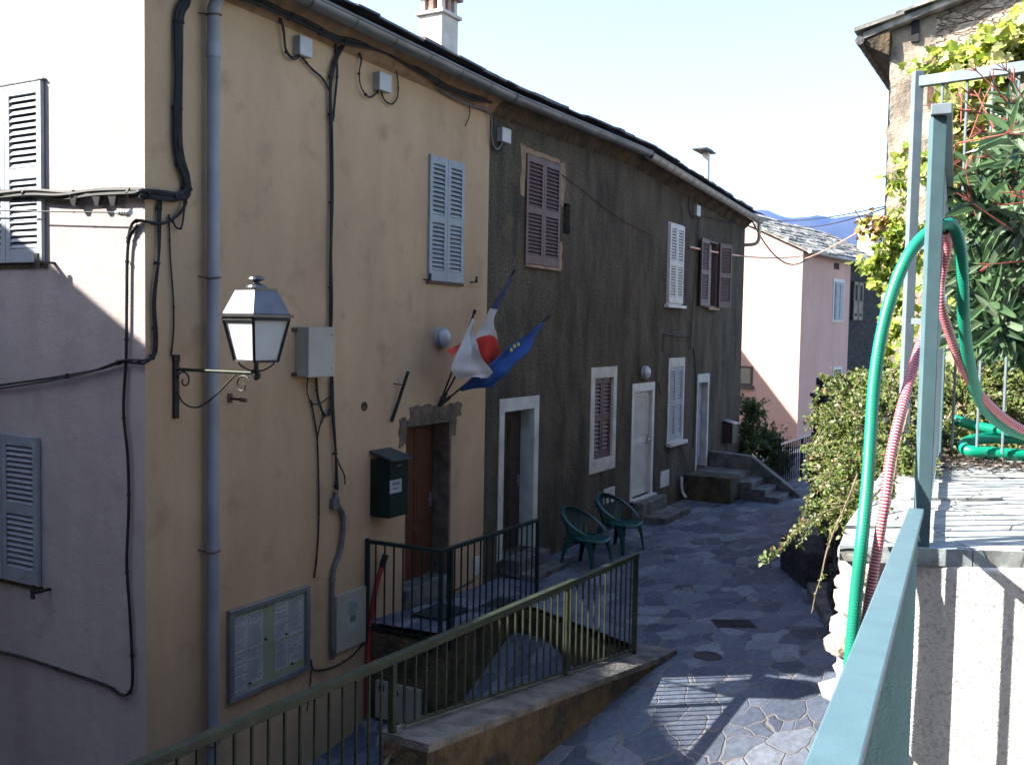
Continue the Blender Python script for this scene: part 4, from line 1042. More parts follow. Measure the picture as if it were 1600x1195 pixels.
# ------------------------------------------------------------ flags
bs = F(686, 634, .06)
def flagpole(tip_px, doff, label, name='flag'):
    e = empty(name, label, 'flag', H, tuple(bs))
    tip = F(tip_px[0], tip_px[1], doff)
    mb = MB().tube([bs, tip], .012, 8); mb.tube([bs, bs+(tip-bs)*.10], .022, 8); mb.tube([bs+(tip-bs)*.975, tip+(tip-bs)*.01], .02, 8)
    mk(mb, 'pole', m_iron, H, parent=e, smooth='auto'); return e, tip
def cloth(e, rows, mats, matf, seed=1, name='cloth', n=16, fold=.03, kk=5):
    """rows: list of (A,B) point pairs (house frame) from the tip down; cloth spans A->B in every row"""
    m_ = 5*(len(rows)-1); A = smoothpts([r[0] for r in rows], kk); B = smoothpts([r[1] for r in rows], kk)
    vs = []; rr_ = random.Random(seed)
    p1, p2 = rr_.random()*6, rr_.random()*6
    for i in range(len(A)):
        w = (B[i]-A[i]).length
        for j in range(n+1):
            t = j/n; f = min(1, w/.25)*fold
            o = math.sin(t*9+p1+i*.15*5/kk)*f + math.sin(t*4.3+p2-i*.1*5/kk)*f*1.1 + math.sin(i*.7*5/kk+t*2)*f*.5
            edge = min(1, t*6)
            vs.append(A[i]+(B[i]-A[i])*t + Vector((0, -o*edge, math.sin(t*7+p1)*f*.3)))
    fs = []; ms = []
    for i in range(len(A)-1):
        for j in range(n):
            fs.append((i*(n+1)+j, i*(n+1)+j+1, (i+1)*(n+1)+j+1, (i+1)*(n+1)+j)); ms.append(matf(i/(len(A)-1), (j+.5)/n))
    mb = MB(); mb.v = [tuple(v) for v in vs]; mb.f = fs; mb.m = ms
    o = mk(mb, name, mats, H, parent=e, smooth=True)
    s = o.modifiers.new('s', 'SOLIDIFY'); s.thickness = .003
    su = o.modifiers.new('u', 'SUBSURF'); su.levels = 1; su.render_levels = 1
e, tip = flagpole((803, 424), .75, 'blue white and red flag furled on the middle pole over the wooden door')
def fl(x, y, d): return F(x, y, d)
cloth(e, [(fl(799,431,.74), fl(802,434,.74)), (fl(781,458,.70), fl(790,462,.70)), (fl(766,482,.66), fl(778,484,.66)), (fl(752,510,.60), fl(773,512,.62)), (fl(741,530,.56), fl(775,530,.60)), (fl(745,552,.54), fl(778,553,.58)), (fl(756,572,.52), fl(777,572,.56)), (fl(764,584,.52), fl(773,585,.55))],
      [m_fnavy, m_fwhite, m_fred], lambda s, t: 0 if s < .285 else (2 if (s-.72)**2/.045+(t-.55)**2/.33 < 1 else 1), 4, n=90, fold=.02, kk=26)
e, tip = flagpole((742, 486), .55, 'white flag bunched on the left pole with a pink corner')
cloth(e, [(fl(738,497,.56), fl(742,500,.56)), (fl(727,520,.54), fl(742,522,.56)), (fl(717,545,.52), fl(748,545,.62)), (fl(708,565,.50), fl(762,570,.66)), (fl(704,578,.48), fl(772,588,.66)), (fl(712,590,.50), fl(752,591,.62))],
      [m_fwhite], lambda s, t: 0, 9, fold=.035)
cloth(e, [(fl(727,530,.50), fl(716,539,.46)), (fl(716,545,.50), fl(700,546,.44)), (fl(708,556,.5), fl(698,548,.44))], [m_fred], lambda s, t: 0, 3, n=6, fold=.01, name='flag_corner')
e, tip = flagpole((858, 495), 1.0, 'blue flag with a few small stars drooping on the right pole')
cloth(e, [(fl(846,503,.96), fl(848,505,.96)), (fl(826,520,.90), fl(832,528,.90)), (fl(800,536,.82), fl(816,552,.84)), (fl(782,552,.74), fl(795,575,.80)), (fl(768,565,.68), fl(782,592,.74)), (fl(748,578,.56), fl(772,603,.66)), (fl(730,595,.42), fl(748,606,.5)), (fl(716,609,.30), fl(722,611,.32))],
      [m_fblue], lambda s, t: 0, 6, fold=.035)
mb = MB()
for px, py in ((805,541),(800,547),(811,538)):
    c = F(px, py, .93); pts = []
    for k in range(10):
        rr = .022 if k % 2 == 0 else .009; a = math.pi/2+k*math.pi/5; pts.append((c.x+rr*math.cos(a), c.y, c.z+rr*math.sin(a)))
    mb.prism(pts, (0,.02,0))
mk(mb, 'star', m_fyel, H, parent=e)

# ------------------------------------------------------------ railings
def railing(name, label, pts, fr, m, top_w=.045, top_h=.04, zb=None, spacing=.11, bar_w=.014, lower=True, posts=(), base=None, group=None, flat=False, low_off=.06, hm=None, postw=.04, bot=None):
    """pts: list of (x,y,ztop); bot(t_along, x, y)-> z of the foot"""
    e = empty(name, label, 'railing', fr, base or (pts[0][0], pts[0][1], pts[0][2]-1))
    hb = MB()
    for a, b in zip(pts, pts[1:]):
        a = Vector(a); b = Vector(b); t = (b-a).normalized(); hb.bar(a-t*.0, b+t*(top_w*.3), top_w, top_h)
    mk(hb, 'handrail', hm or m, fr, parent=e, bevel=.006)
    lw = MB(); cnt = 0; nb = []
    for si, (a, b) in enumerate(zip(pts, pts[1:])):
        a = Vector(a); b = Vector(b); L_ = (Vector((b.x,b.y,0))-Vector((a.x,a.y,0))).length; n = max(1, int(L_/spacing)); 
        for k in range(n+1):
            p = a+(b-a)*(k/n); nb.append((p, bot(p.x, p.y)))
        if lower:
            m2 = max(1, int(L_/.5))
            for k in range(m2):
                p = a+(b-a)*(k/m2); q = a+(b-a)*((k+1)/m2)
                lw.bar((p.x,p.y,bot(p.x,p.y)+low_off), (q.x,q.y,bot(q.x,q.y)+low_off), .03, .012)
    if lower: mk(lw, 'bottom_rail', m, fr, parent=e)
    for p, zb_ in nb[:100]:
        mk(MB().box(p.x-bar_w/2, p.x+bar_w/2, p.y-bar_w/2, p.y+bar_w/2, zb_+(low_off if lower else 0), p.z-top_h/2), 'baluster', m, fr, parent=e)
    for (x, y, zt, zb_) in posts:
        mk(MB().box(x-postw/2, x+postw/2, y-postw/2, y+postw/2, zb_, zt), 'post', m, fr, parent=e, bevel=.004)
    return e
def pw(x, y, z=0): v = Hi @ Vector((x, y, z)); return v
# landing railing
zt = F(577, 843).z
railing('landing_railing', 'dark green railing turning a corner round the landing before the wooden door', [(2.84-.02, -.02, zt), (2.86, -.93, zt-.0), (4.72, -1.05, zt+.03)], H, m_gdark,
        bot=lambda x, y: -3.21, posts=[(2.82,-.03,zt+.03,-3.3),(2.86,-.93,zt,-3.3),(3.02,-.945,zt,-3.3),(4.72,-1.05,zt,-3.25)], base=(2.84,-.5,-3.21))
# parapet wall + street railing (d = 2.95)
def cap_z(u):
    P = [(-.75,-2.36),(-.1,-2.46),(1.2,-2.66),(2.95,-2.94),(3.45,-3.0)]
    if u <= P[0][0]: return P[0][1]
    for a, b in zip(P, P[1:]):
        if u <= b[0]: return a[1]+(b[1]-a[1])*(u-a[0])/(b[0]-a[0])
    return -3.0
mb = MB(); ul = [-.75,-.1,.5,1.2,2,2.95,3.42]; r7 = random.Random(2)
for a, b in zip(ul, ul[1:]):
    mb.hexa([(a,-3.24,-5),(b,-3.24,-5),(b,-2.93,-5),(a,-2.93,-5),(a,-3.24,cap_z(a)-.05),(b,-3.24,cap_z(b)-.05),(b,-2.93,cap_z(b)-.05),(a,-2.93,cap_z(a)-.05)])
pwall = empty('parapet_wall', 'low mossy brown parapet wall with grey cap under the street railing', 'wall', H, (1,-3.1,-3.1))
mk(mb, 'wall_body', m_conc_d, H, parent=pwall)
mb = MB()
for a, b in zip(ul, ul[1:]):
    mb.hexa([(a,-3.25,cap_z(a)-.05),(b,-3.25,cap_z(b)-.05),(b,-2.90,cap_z(b)-.05),(a,-2.90,cap_z(a)-.05),(a,-3.25,cap_z(a)),(b,-3.25,cap_z(b)),(b,-2.90,cap_z(b)),(a,-2.90,cap_z(a))])
mk(mb, 'wall_cap', m_conc, H, parent=pwall)
def zr(u): return -1.90 - .13*(u+1.7)/4.6
def rbot(x, y): return cap_z(x)-.02 if x > -.72 else -2.95
railing('street_railing', 'long olive green railing on the parapet wall across the foreground', [(-4.2,-2.93,zr(-4.2)), (-.6,-2.97,zr(-.6)), (2.95,-3.0,zr(2.95))], H, m_rail, top_w=.055, top_h=.05, bar_w=.013,
        bot=rbot, posts=[(2.95,-3.0,zr(2.95),-3.0),(1.55,-2.985,zr(1.55),cap_z(1.55)-.02),(-.72,-2.97,zr(-.72),-3.6)], base=(0,-2.97,-2.5), low_off=.05)
# far railing
a = atZ(1216, 760, -3.25); b = atZ(1283, 736, -3.25)
railing('far_railing', 'small black railing at the far end of the street before the pink house', [(a.x,a.y,-2.35),(b.x,b.y,-2.28)], WF, m_iron, bot=lambda x,y: -3.25, spacing=.14, bar_w=.02,
        posts=[(a.x,a.y,-2.2,-3.3),((a.x+b.x)/2,(a.y+b.y)/2,-2.32,-3.3),(b.x,b.y,-2.28,-3.3)], postw=.05, top_w=.05, top_h=.03, base=(a.x,a.y,-3.25), hm=m_galv)

# ------------------------------------------------------------ street covers, door mats
def cover(px0, px1, py0, py1, label, m=m_grate):
    z = -3.2; c = atZ((px0+px1)/2, (py0+py1)/2, z); z = street_z(c.y)+.012; 
    a = Hi @ atZ(px0, (py0+py1)/2, z); b = Hi @ atZ(px1, (py0+py1)/2, z); n = Hi @ atZ((px0+px1)/2, py0, z); f = Hi @ atZ((px0+px1)/2, py1, z)
    w = atZ(px1,(py0+py1)/2,z).x-atZ(px0,(py0+py1)/2,z).x; l = atZ(px0,py0,z).y-atZ(px0,py1,z).y
    c = atZ((px0+px1)/2, (py0+py1)/2, z); fr = frame(c.x, c.y, z, R(0))
    mb = MB().box(-w/2, w/2, -l/2, l/2, -.02, .0)
    nb_ = 7
    for k in range(nb_): mb.box(-w/2+.02, w/2-.02, -l/2+l*(k+.3)/nb_, -l/2+l*(k+.7)/nb_, 0, .006)
    mb.v = [(v[0], v[1], v[2]+street_z(c.y+v[1])-street_z(c.y)+.004) for v in mb.v]
    mk(mb, 'drain_cover', m, fr, base=(0,0,0), label=label, cat='drain cover', bevel=.002)
cover(1114, 1178, 966, 983, 'rusty rectangular drain cover nearer the middle of the street')
cover(1233, 1316, 977, 1002, 'large dark rectangular drain cover at the foot of the right wall')
c = atZ(1106, 1024, -3.02); mb = MB().lathe((c.x,c.y,street_z(c.y)+.0), [(.13,0),(.13,.012),(.11,.014),(.1,.010)], 20)
mk(mb, 'stopcock_cover', m_grate, WF, label='small round iron cover in the paving below the rectangular covers', cat='drain cover', smooth='auto')
zl_ = -3.21 if False else -3.15
a = Hi @ atZ(680, 957, -3.13)
mk(MB().box(a.x-.26, a.x+.26, -.68, -.28, -3.2, -3.095), 'doormat', m_mat, H, label='black rubber doormat on the landing before the wooden door', cat='doormat', bevel=.005)
a = Hi @ atZ(795, 940, -3.15)
mk(MB().box(a.x-.3, a.x+.2, -.95, -.60, -3.24, -3.17), 'doormat', m_mat, H, label='dark doormat on the ground before the dark brown door', cat='doormat', bevel=.005)

# ------------------------------------------------------------ plastic chairs
def chair(label, px, py, rz):
    g = atZ(px, py, -3.22); fr = frame(g.x, g.y, street_z(g.y), rz)
    e = empty('plastic_chair', label, 'chair', fr, (0,0,0), group='green plastic chairs by the grey wall')
    return e, fr
def make_chair(e, fr):
    # tub armchair, front is -y
    K = 36
    def rim(t):       # t -1..1 around the back
        a = t*math.pi*.78; x = .32*math.sin(a); y = .03+.30*math.cos(a)
        z = .45+.36*(max(0, (1+math.cos(a))/2))**1.15
        return Vector((x, y, z)), Vector((math.sin(a), math.cos(a), 0))
    mb = MB(); n = 10; vs = []
    for j in range(n+1):
        y = -.27+.50*j/n; w = .27*math.sqrt(max(.05, 1-((y+.02)/.42)**4))*(1-.12*j/n)
        for i in range(n+1):
            q = (i/n-.5)*2; vs.append((q*w, y-.04*(1-q*q)*(1 if j == 0 else 0), .43-.035*(1-q*q)-.02*j/n))
    mb.add(vs, [(j*(n+1)+i, j*(n+1)+i+1, (j+1)*(n+1)+i+1, (j+1)*(n+1)+i) for j in range(n) for i in range(n)])
    o = mk(mb, 'seat', m_chair, fr, parent=e, smooth=True); q = o.modifiers.new('s','SOLIDIFY'); q.thickness = .022
    mb = MB(); vs = []
    for k in range(K+1):
        p, o_ = rim(-1+2*k/K); w = .03; bk = max(0, o_.y)
        vs += [p-o_*w*(.8)+Vector((0,0,.0)), p+o_*w+Vector((0,0,.0)), p+o_*(w+.004)+Vector((0,0,-.03-.05*bk)), p+o_*(w-.012)+Vector((0,0,-.03-.05*bk)), p+o_*(w-.014)+Vector((0,0,-.02)), p-o_*w*.75+Vector((0,0,-.015))]
    m_ = 6
    for k in range(K):
        for i in range(m_): mb.f.append((k*m_+i, k*m_+(i+1)%m_, (k+1)*m_+(i+1)%m_, (k+1)*m_+i))
    mb.f += [tuple(range(m_-1,-1,-1)), tuple(K*m_+i for i in range(m_))]; mb.v = [tuple(v) for v in vs]; mb.m = [0]*len(mb.f)
    # slats
    for k in range(9):
        t = -.46+.92*k/8; p, o_ = rim(t); a = t*math.pi*.78
        b0 = Vector((.225*math.sin(a), .02+.23*math.cos(a), .40)); m1 = (p+b0)/2+Vector((0,-.0,0))+o_*.02; up = tuple(o_+Vector((0,0,.01)))
        mb.bar(b0, m1, .034, .008, up=up); mb.bar(m1, p+o_*.01+Vector((0,0,-.01)), .034, .008, up=up)
    # lower skirt below the back
    for k in range(12):
        a0, a1 = (-1+2*k/12)*math.pi*.55, (-1+2*(k+1)/12)*math.pi*.55
        P = [Vector((.232*math.sin(a), .02+.235*math.cos(a), z)) for a in (a0,a1) for z in (.365,.43)]
        mb.add(P+[v*1.0+Vector((.008*math.sin((a0+a1)/2), .008*math.cos((a0+a1)/2), 0)) for v in P], [(0,2,3,1),(4,5,7,6),(1,3,7,5),(0,4,6,2)])
    mk(mb, 'backrest', m_chair, fr, parent=e, bevel=.003)
    for sx in (-1, 1):
        for (y0, y1) in ((-.20, -.27), (.16, .25)):
            mb = MB(); x0 = sx*.235; x1 = sx*.28; t_ = .415
            for q in range(6):        # flaring leg, L section
                za, zb_ = t_*(1-q/6), t_*(1-(q+1)/6); fa, fb = (q/6)**.6, ((q+1)/6)**.6
                def cc(f, z): 
                    x = x0+(x1-x0)*f; y = y0+(y1-y0)*f; w = .10*(1-f)**1.6+.028; return x, y, w
                xa, ya, wa = cc(fa, za); xb_, yb_, wb_ = cc(fb, zb_)
                mb.hexa([(xb_-sx*wb_,yb_-.006,zb_),(xb_+sx*.012,yb_-.006,zb_),(xb_+sx*.012,yb_+.006,zb_),(xb_-sx*wb_,yb_+.006,zb_),
                         (xa-sx*wa,ya-.006,za),(xa+sx*.012,ya-.006,za),(xa+sx*.012,ya+.006,za),(xa-sx*wa,ya+.006,za)])
                sy = 1 if y0 < 0 else -1
                mb.hexa([(xb_+sx*.006,yb_,zb_),(xb_+sx*.018,yb_,zb_),(xb_+sx*.018,yb_+sy*wb_,zb_),(xb_+sx*.006,yb_+sy*wb_,zb_),
                         (xa+sx*.006,ya,za),(xa+sx*.018,ya,za),(xa+sx*.018,ya+sy*wa,za),(xa+sx*.006,ya+sy*wa,za)])
            mk(mb, 'leg', m_chair, fr, parent=e, bevel=.002)
hz = math.pi/2-ANG
e, fr = chair('green plastic armchair nearer the camera with slatted back', 915, 882, hz-R(4)); make_chair(e, fr)
g = atZ(966, 858, -3.24); fr2 = frame(g.x, g.y, -3.24, hz-R(10)); c2 = copy_tree(e, fr2); c2['label'] = 'second green plastic armchair beside the white door step'

# ------------------------------------------------------------ PINK HOUSE and dark house
P0 = atY(1250, 540, 28.0); pa = R(50)         # facade direction: 40 deg right of camera axis
PF = frame(P0.x, P0.y, 0, pa)                  # local x along facade, y inward (left/back)
def PH(px, py, axis, val): return hit(PF, px, py, axis, val)
zpe = PH(1250, 392, 1, 0).z; uend = PH(1328, 450, 1, 0).x
pink = empty('pink_house', 'pink rendered house with slab roof and blue shutters at the end of the street', 'house', PF, (0,0,-3.3))
GD = 6.0; zpr = zpe + .47*GD/2
SHW = rect = None
wq = (PH(1303,470,1,0).x, PH(1316,470,1,0).x, PH(1310,500,1,0).z, PH(1309,441,1,0).z)
mb = MB()
mb.add([(0,0,-3.6),(uend,0,-3.6),(uend,0,zpe),(0,0,zpe)], [(0,1,2,3)])
mb.add([(0,0,-3.6),(0,0,zpe),(0,GD/2,zpr),(0,GD,zpe),(0,GD,-3.6)], [(0,1,2,3,4)])
mb.add([(uend,0,-3.6),(uend,GD,-3.6),(uend,GD,zpe),(uend,GD/2,zpr),(uend,0,zpe)], [(0,1,2,3,4)])
mk(mb, 'wall', m_pink, PF, parent=pink)
def slabroof(u0, u1, depth, ze, pitch, fr, parent, m, seed, eo=.25, vo=.15, step=.35):
    r8 = random.Random(seed); mb = MB(); hh = depth/2+eo
    for s in (0, 1):
        P = [(u0-vo, -eo, ze), (u1+vo, -eo, ze), (u1+vo, depth/2, ze+hh*pitch), (u0-vo, depth/2, ze+hh*pitch)]
        if s: P = [(a, depth-b, c) for a, b, c in P][::-1]
        Q = [(a,b,c-.06) for a,b,c in P]; mb.add(Q+P, [(3,2,1,0),(4,5,6,7),(0,1,5,4),(1,2,6,5),(2,3,7,6),(3,0,4,7)])
        for k in range(int(hh/step)+1):
            x = u0-vo-r8.random()*.3
            while x < u1+vo:
                w = r8.uniform(.3,.7); t0 = k*step-.08+r8.uniform(-.05,.03); t1 = t0+step*1.4; th = r8.uniform(.02,.05); l = r8.uniform(.03,.06)
                xa, xb = max(x, u0-vo-.04), min(x+w-.015, u1+vo+.04)
                if xb-xa > .06 and t1 < hh+.25:
                    def pp(u, t, dz):
                        yy = -eo+t; yy = depth-yy if s else yy
                        return (u, yy, ze+t*pitch+dz)
                    p = [pp(xa,t0,l),pp(xb,t0+r8.uniform(-.04,.04),l),pp(xb,t1,.0),pp(xa,t1,.0)]
                    mb.hexa(p+[(a,b,c+th) for a,b,c in p])
                x += w
    return mk(mb, 'roof', m, fr, parent=parent)
UD = PH(1372, 450, 1, 0).x
pr = slabroof(0, uend, GD, zpe, .47, PF, pink, m_slate_l, 31)
pw_ = mk(MB().box(wq[0]-.10, wq[1]+.10, -.02, .0, wq[2]-.06, wq[3]+.10), 'window', m_white, PF, parent=pink)
um = (wq[0]+wq[1])/2
for a, b in ((wq[0], um-.01), (um+.01, wq[1])):
    mk(MB().box(a, b, -.05, -.021, wq[2], wq[3]).box(a+.04, b-.04, -.06, -.049, wq[2]+.08, (wq[2]+wq[3])/2-.04).box(a+.04, b-.04, -.06, -.049, (wq[2]+wq[3])/2+.04, wq[3]-.08), 'shutter', m_blue, PF, parent=pw_)
w6 = (PH(1302,588,1,0).x, PH(1313,588,1,0).x, PH(1307,605,1,0).z, PH(1307,577,1,0).z)
pw2 = mk(MB().box(w6[0]-.08, w6[1]+.08, -.02, .0, w6[2], w6[3]+.08), 'window', m_white, PF, parent=pink); mk(MB().box(w6[0], w6[1], -.028, -.02, w6[2]+.02, w6[3]), 'pane', m_glass, PF, parent=pw2)
mb = MB().box(PH(1303,416,1,0).x, PH(1311,416,1,0).x, -.01, .0, PH(1307,421,1,0).z, PH(1307,411,1,0).z); mk(mb, 'air_vent', m_void, PF, parent=pink)
# gable window, low left
qa_ = PH(1157, 588, 0, 0); qb_ = PH(1176, 588, 0, 0); zt6 = PH(1166, 572, 0, 0).z; zb6 = PH(1166, 602, 0, 0).z
gwn = mk(MB().box(-.03, .0, qb_.y, qa_.y+.5, zb6, zt6), 'window', m_brown, PF, parent=pink); mk(MB().box(-.036, -.03, qb_.y+.06, qa_.y+.4, zb6+.06, zt6-.06), 'pane', m_glass, PF, parent=gwn)
mk(MB().box(-.09, .0, qb_.y-.06, qa_.y+.5, zb6-.09, zb6-.01), 'sill', m_conc, PF, parent=gwn)
mb = MB(); mb.tube([(-.2,-.28,zpe-.02),(uend,-.28,zpe-.06)], .06, 8); mk(mb, 'gutter', m_galv, PF, parent=pink, smooth='auto')
# dark stone house attached
dk = empty('dark_stone_house', 'dark bare stone house attached beyond the pink house', 'house', PF, (uend,0,-3.3))
ux = uend+.01; ue2 = ux+4.5; zde = zpe-.05
mb = MB()
mb.add([(ux,.05,-3.6),(ue2,.05,-3.6),(ue2,.05,zde),(ux,.05,zde)], [(0,1,2,3)])
mb.add([(ue2,.05,-3.6),(ue2,GD,-3.6),(ue2,GD,zde),(ue2,GD/2,zpr),(ue2,.05,zde)], [(0,1,2,3,4)])
mk(mb, 'wall', m_dry, PF, parent=dk)
wd = (PH(1332,470,1,0).x, PH(1346,470,1,0).x, PH(1339,500,1,0).z, PH(1339,441,1,0).z)
m_grw = mat('weathered_wood', (.14,.12,.09), (.22,.19,.15), 6, .8, .4, 20)
dw_ = mk(MB().box(wd[0], wd[1], -.02, .05, wd[2], wd[3]), 'window', m_void, PF, parent=dk)
for a, b in ((wd[0], wd[0]+(wd[1]-wd[0])*.46), (wd[0]+(wd[1]-wd[0])*.54, wd[1])):
    mb = MB(); mb.box(a, a+.06, -.06, -.02, wd[2], wd[3]); mb.box(b-.06, b, -.06, -.02, wd[2], wd[3]); mb.box(a, b, -.05, -.021, wd[2], wd[2]+.12); mb.box(a, b, -.05, -.021, wd[3]-.1, wd[3]); mb.box(a, b, -.05, -.021, (wd[2]+wd[3])/2-.4, (wd[2]+wd[3])/2)
    mk(mb, 'shutter', m_grw, PF, parent=dw_)
dr = slabroof(ux+.15, ue2, GD, zde, .47, PF, dk, m_slate_l, 37)
c = PH(1352, 395, 1, .8); zt8 = PH(1352, 343, 1, .8).z
mb = MB().box(c.x, c.x+.55, .5, 1.1, zde+.2, zt8); mb.box(c.x-.05, c.x+.6, .45, 1.15, zt8, zt8+.06)
mk(mb, 'chimney', m_chim, PF, parent=dr, bevel=.01)

# ------------------------------------------------------------ STONE HOUSE at right
S0 = atY(1383, 300, 11.0); SF = frame(S0.x, S0.y, 0, math.pi/2-ANG-math.pi/2)      # x along gable (right, towards camera), y away along street
def SH(px, py, axis, val): return hit(SF, px, py, axis, val)
gw = 5.2; zse = SH(1383, 75, 1, 0).z; pt = SH(1480, 0, 1, 0); pe = SH(1383, 40, 1, 0)
slp = (pt.z-pe.z)/(pt.x-pe.x); print('stone house', zse, slp, pt, pe)
stn = empty('stone_house', 'old stone house with ragged plaster behind the vines at the right', 'house', SF, (0,0,-3.3))
zrd = pe.z+slp*gw/2
m_rag = plaster('plastered_masonry', (.35,.30,.24), (.20,.165,.13), (.42,.37,.30), .8, streak=(2.5,2.5,2), bump=1.3, grain=26)
mb = MB()
# lower plaster part proud of upper masonry
r9 = random.Random(12); zc = SH(1420, 70, 1, 0).z
nx, nz_ = 34, 40
from mathutils import noise as nzz
def wallgrid(mb, x0, x1, zb, ztf, y, mi_f, amp, nx=40, nz=44):
    vs = []; 
    for j in range(nz+1):
        for i in range(nx+1):
            x = x0+(x1-x0)*i/nx; z = zb+(ztf(x)-zb)*j/nz
            v = nzz.fractal(Vector((x*2.2, z*3.4, 1.7)), 1, 2, 5)
            vs.append((x if 0 < i < nx else x+.02*nzz.noise(Vector((z*5,0,3)))*2, y(x,z)-amp*v, z))
    fs = []; ms = []
    for j in range(nz):
        for i in range(nx):
            fs.append((j*(nx+1)+i, j*(nx+1)+i+1, (j+1)*(nx+1)+i+1, (j+1)*(nx+1)+i)); 
            q = vs[fs[-1][0]]; ms.append(mi_f(q[0], q[2]))
    n0 = len(mb.v); mb.v += vs; mb.f += [tuple(k+n0 for k in f) for f in fs]; mb.m += ms
def rag_edge(x, z): return z > zc-.38*x*0 - .05 - .25*max(0,x-.9)+.12*nzz.noise(Vector((x*3,z*3,0))) and x > .42+.08*nzz.noise(Vector((0,z*6,2)))
wallgrid(mb, 0, gw, -3.6, lambda x: pe.z-.08+slp*min(x, gw-x), lambda x, z: (.04 if rag_edge(x,z) else 0), lambda x, z: 1 if rag_edge(x,z) else 0, .035, 90, 110)
mb.add([(0,0,-3.6),(0,8,-3.6),(0,8,zse),(0,0,zse)], [(0,1,2,3)], 1)
mb.add([(gw,0,-3.6),(gw,8,-3.6),(gw,8,zse),(gw,0,zse)], [(3,2,1,0)], 1)
mk(mb, 'wall', [m_rag, m_rubble], SF, parent=stn, smooth='auto')
# roof: ridge runs along y
def SR(p, t=0): return p
mb = MB(); r10 = random.Random(40)
xl, xr = -.28, gw+.28
def zs_(x): return pe.z+slp*(min(x, gw-x))
for s in (0, 1):
    xa, xb = (xl, gw/2) if s == 0 else (gw/2, xr)
    P = [(xa,-.12,zs_(xa)),(xb,-.12,zs_(xb)),(xb,8.1,zs_(xb)),(xa,8.1,zs_(xa))]; Q = [(a,b,c-.07) for a,b,c in P]
    mb.hexa(Q+P)
for k in range(8):
    x0_ = xl-.06+k*.38; yy = -.18
    while yy < 8.1:
        w = r10.uniform(.3,.65); th = r10.uniform(.025,.05); l = r10.uniform(.03,.06)
        xa = x0_+r10.uniform(-.05,.03); xb = xa+.52
        p = [(xa,yy,zs_(xa)+l),(xb,yy,zs_(xb)),(xb,yy+w-.01,zs_(xb)),(xa,yy+w-.01,zs_(xa)+l)]
        mb.hexa(p+[(a,b,c+th) for a,b,c in p]); yy += w
mk(mb, 'roof', m_slate_l, SF, parent=stn)
mb = MB()
mb.hexa([(xl,-.10,zs_(xl)-.12),(.0,-.10,zs_(xl)-.28),(.0,8,zs_(xl)-.28),(xl,8,zs_(xl)-.12),(xl,-.10,zs_(xl)-.05),(.0,-.10,zs_(0)-.06),(.0,8,zs_(0)-.06),(xl,8,zs_(xl)-.05)])
mk(mb, 'eave_soffit', m_conc_d, SF, parent=stn)
mb = MB(); yy = -.15
while yy < 8: mb.tube([(xl-.03,yy,zs_(xl)-.09),(xl-.03,yy+.42,zs_(xl)-.09)], [.05,.042], 10); yy += .42
mk(mb, 'gutter', m_conc, SF, parent=stn, smooth='auto')
mb = MB(); q = SH(1455, 110, 1, -.05)
a = SH(1455, 71, 1, -.06); b = SH(1455, 122, 1, -.06); mb.box(b.x-.03, b.x+.03, -.09, -.05, b.z-.3, a.z); mb.box(b.x-.05,b.x+.05,-.10,-.05,(a.z+b.z)/2-.06,(a.z+b.z)/2+.02)
mb.tube([(b.x,-.06,(a.z+b.z)/2),(b.x+.12,-.2,(a.z+b.z)/2-.08)], .012, 6)
mk(mb, 'wall_tie', m_rust, SF, parent=stn)
mb = MB(); n0 = SH(1429, 48, 1, 0); mb.box(n0.x-.03, n0.x+.05, -.03, .01, n0.z-.13, n0.z+.10); mk(mb, 'wall_slot', m_void, SF, parent=stn)

# ------------------------------------------------------------ off-frame neighbour casting the morning shade
A_ = H @ G(218, 530); B_2 = H @ G(0, 345)
dd_ = (A_-B_2); k_ = -dd_.z/s_dir.z; eh = dd_ + s_dir*k_; eh.z = 0; eh.normalize()
Pv = B_2 - s_dir*(3.2/abs(s_dir.z))          # eave point (4.4 m higher)
print('eave dir', eh, Pv)
NF = frame(Pv.x, Pv.y, 0, math.atan2(eh.y, eh.x))     # x along the eave (towards camera side)
nb_ = empty('neighbour_house', 'tall rendered house across the alley, outside the left edge of the photo', 'house', NF, (0,0,-4.9))
sgn = -1 if (NF.inverted().to_3x3() @ Vector((-1,0,0))).y < 0 else 1
def ny(v): return v*sgn
L0, L1 = -2.5, 12.0
mb = MB(); y0, y1 = ny(.12), ny(6.0)
mb.box(L0, L1, min(y0,y1), max(y0,y1), -5, Pv.z-.05); mk(mb, 'wall', m_cream, NF, parent=nb_)
mb = MB(); ya, yb, ym = ny(0), ny(6.1), ny(3.05)
zr_ = Pv.z+3.05*.30
mb.hexa([(L0-.1,ya,Pv.z-.06),(L1,ya,Pv.z-.06),(L1,ym,zr_-.06),(L0-.1,ym,zr_-.06),(L0-.1,ya,Pv.z),(L1,ya,Pv.z),(L1,ym,zr_),(L0-.1,ym,zr_)])
mb.hexa([(L0-.1,ym,zr_-.06),(L1,ym,zr_-.06),(L1,yb,Pv.z-.06),(L0-.1,yb,Pv.z-.06),(L0-.1,ym,zr_),(L1,ym,zr_),(L1,yb,Pv.z),(L0-.1,yb,Pv.z)])
mk(mb, 'roof', m_slate, NF, parent=nb_)

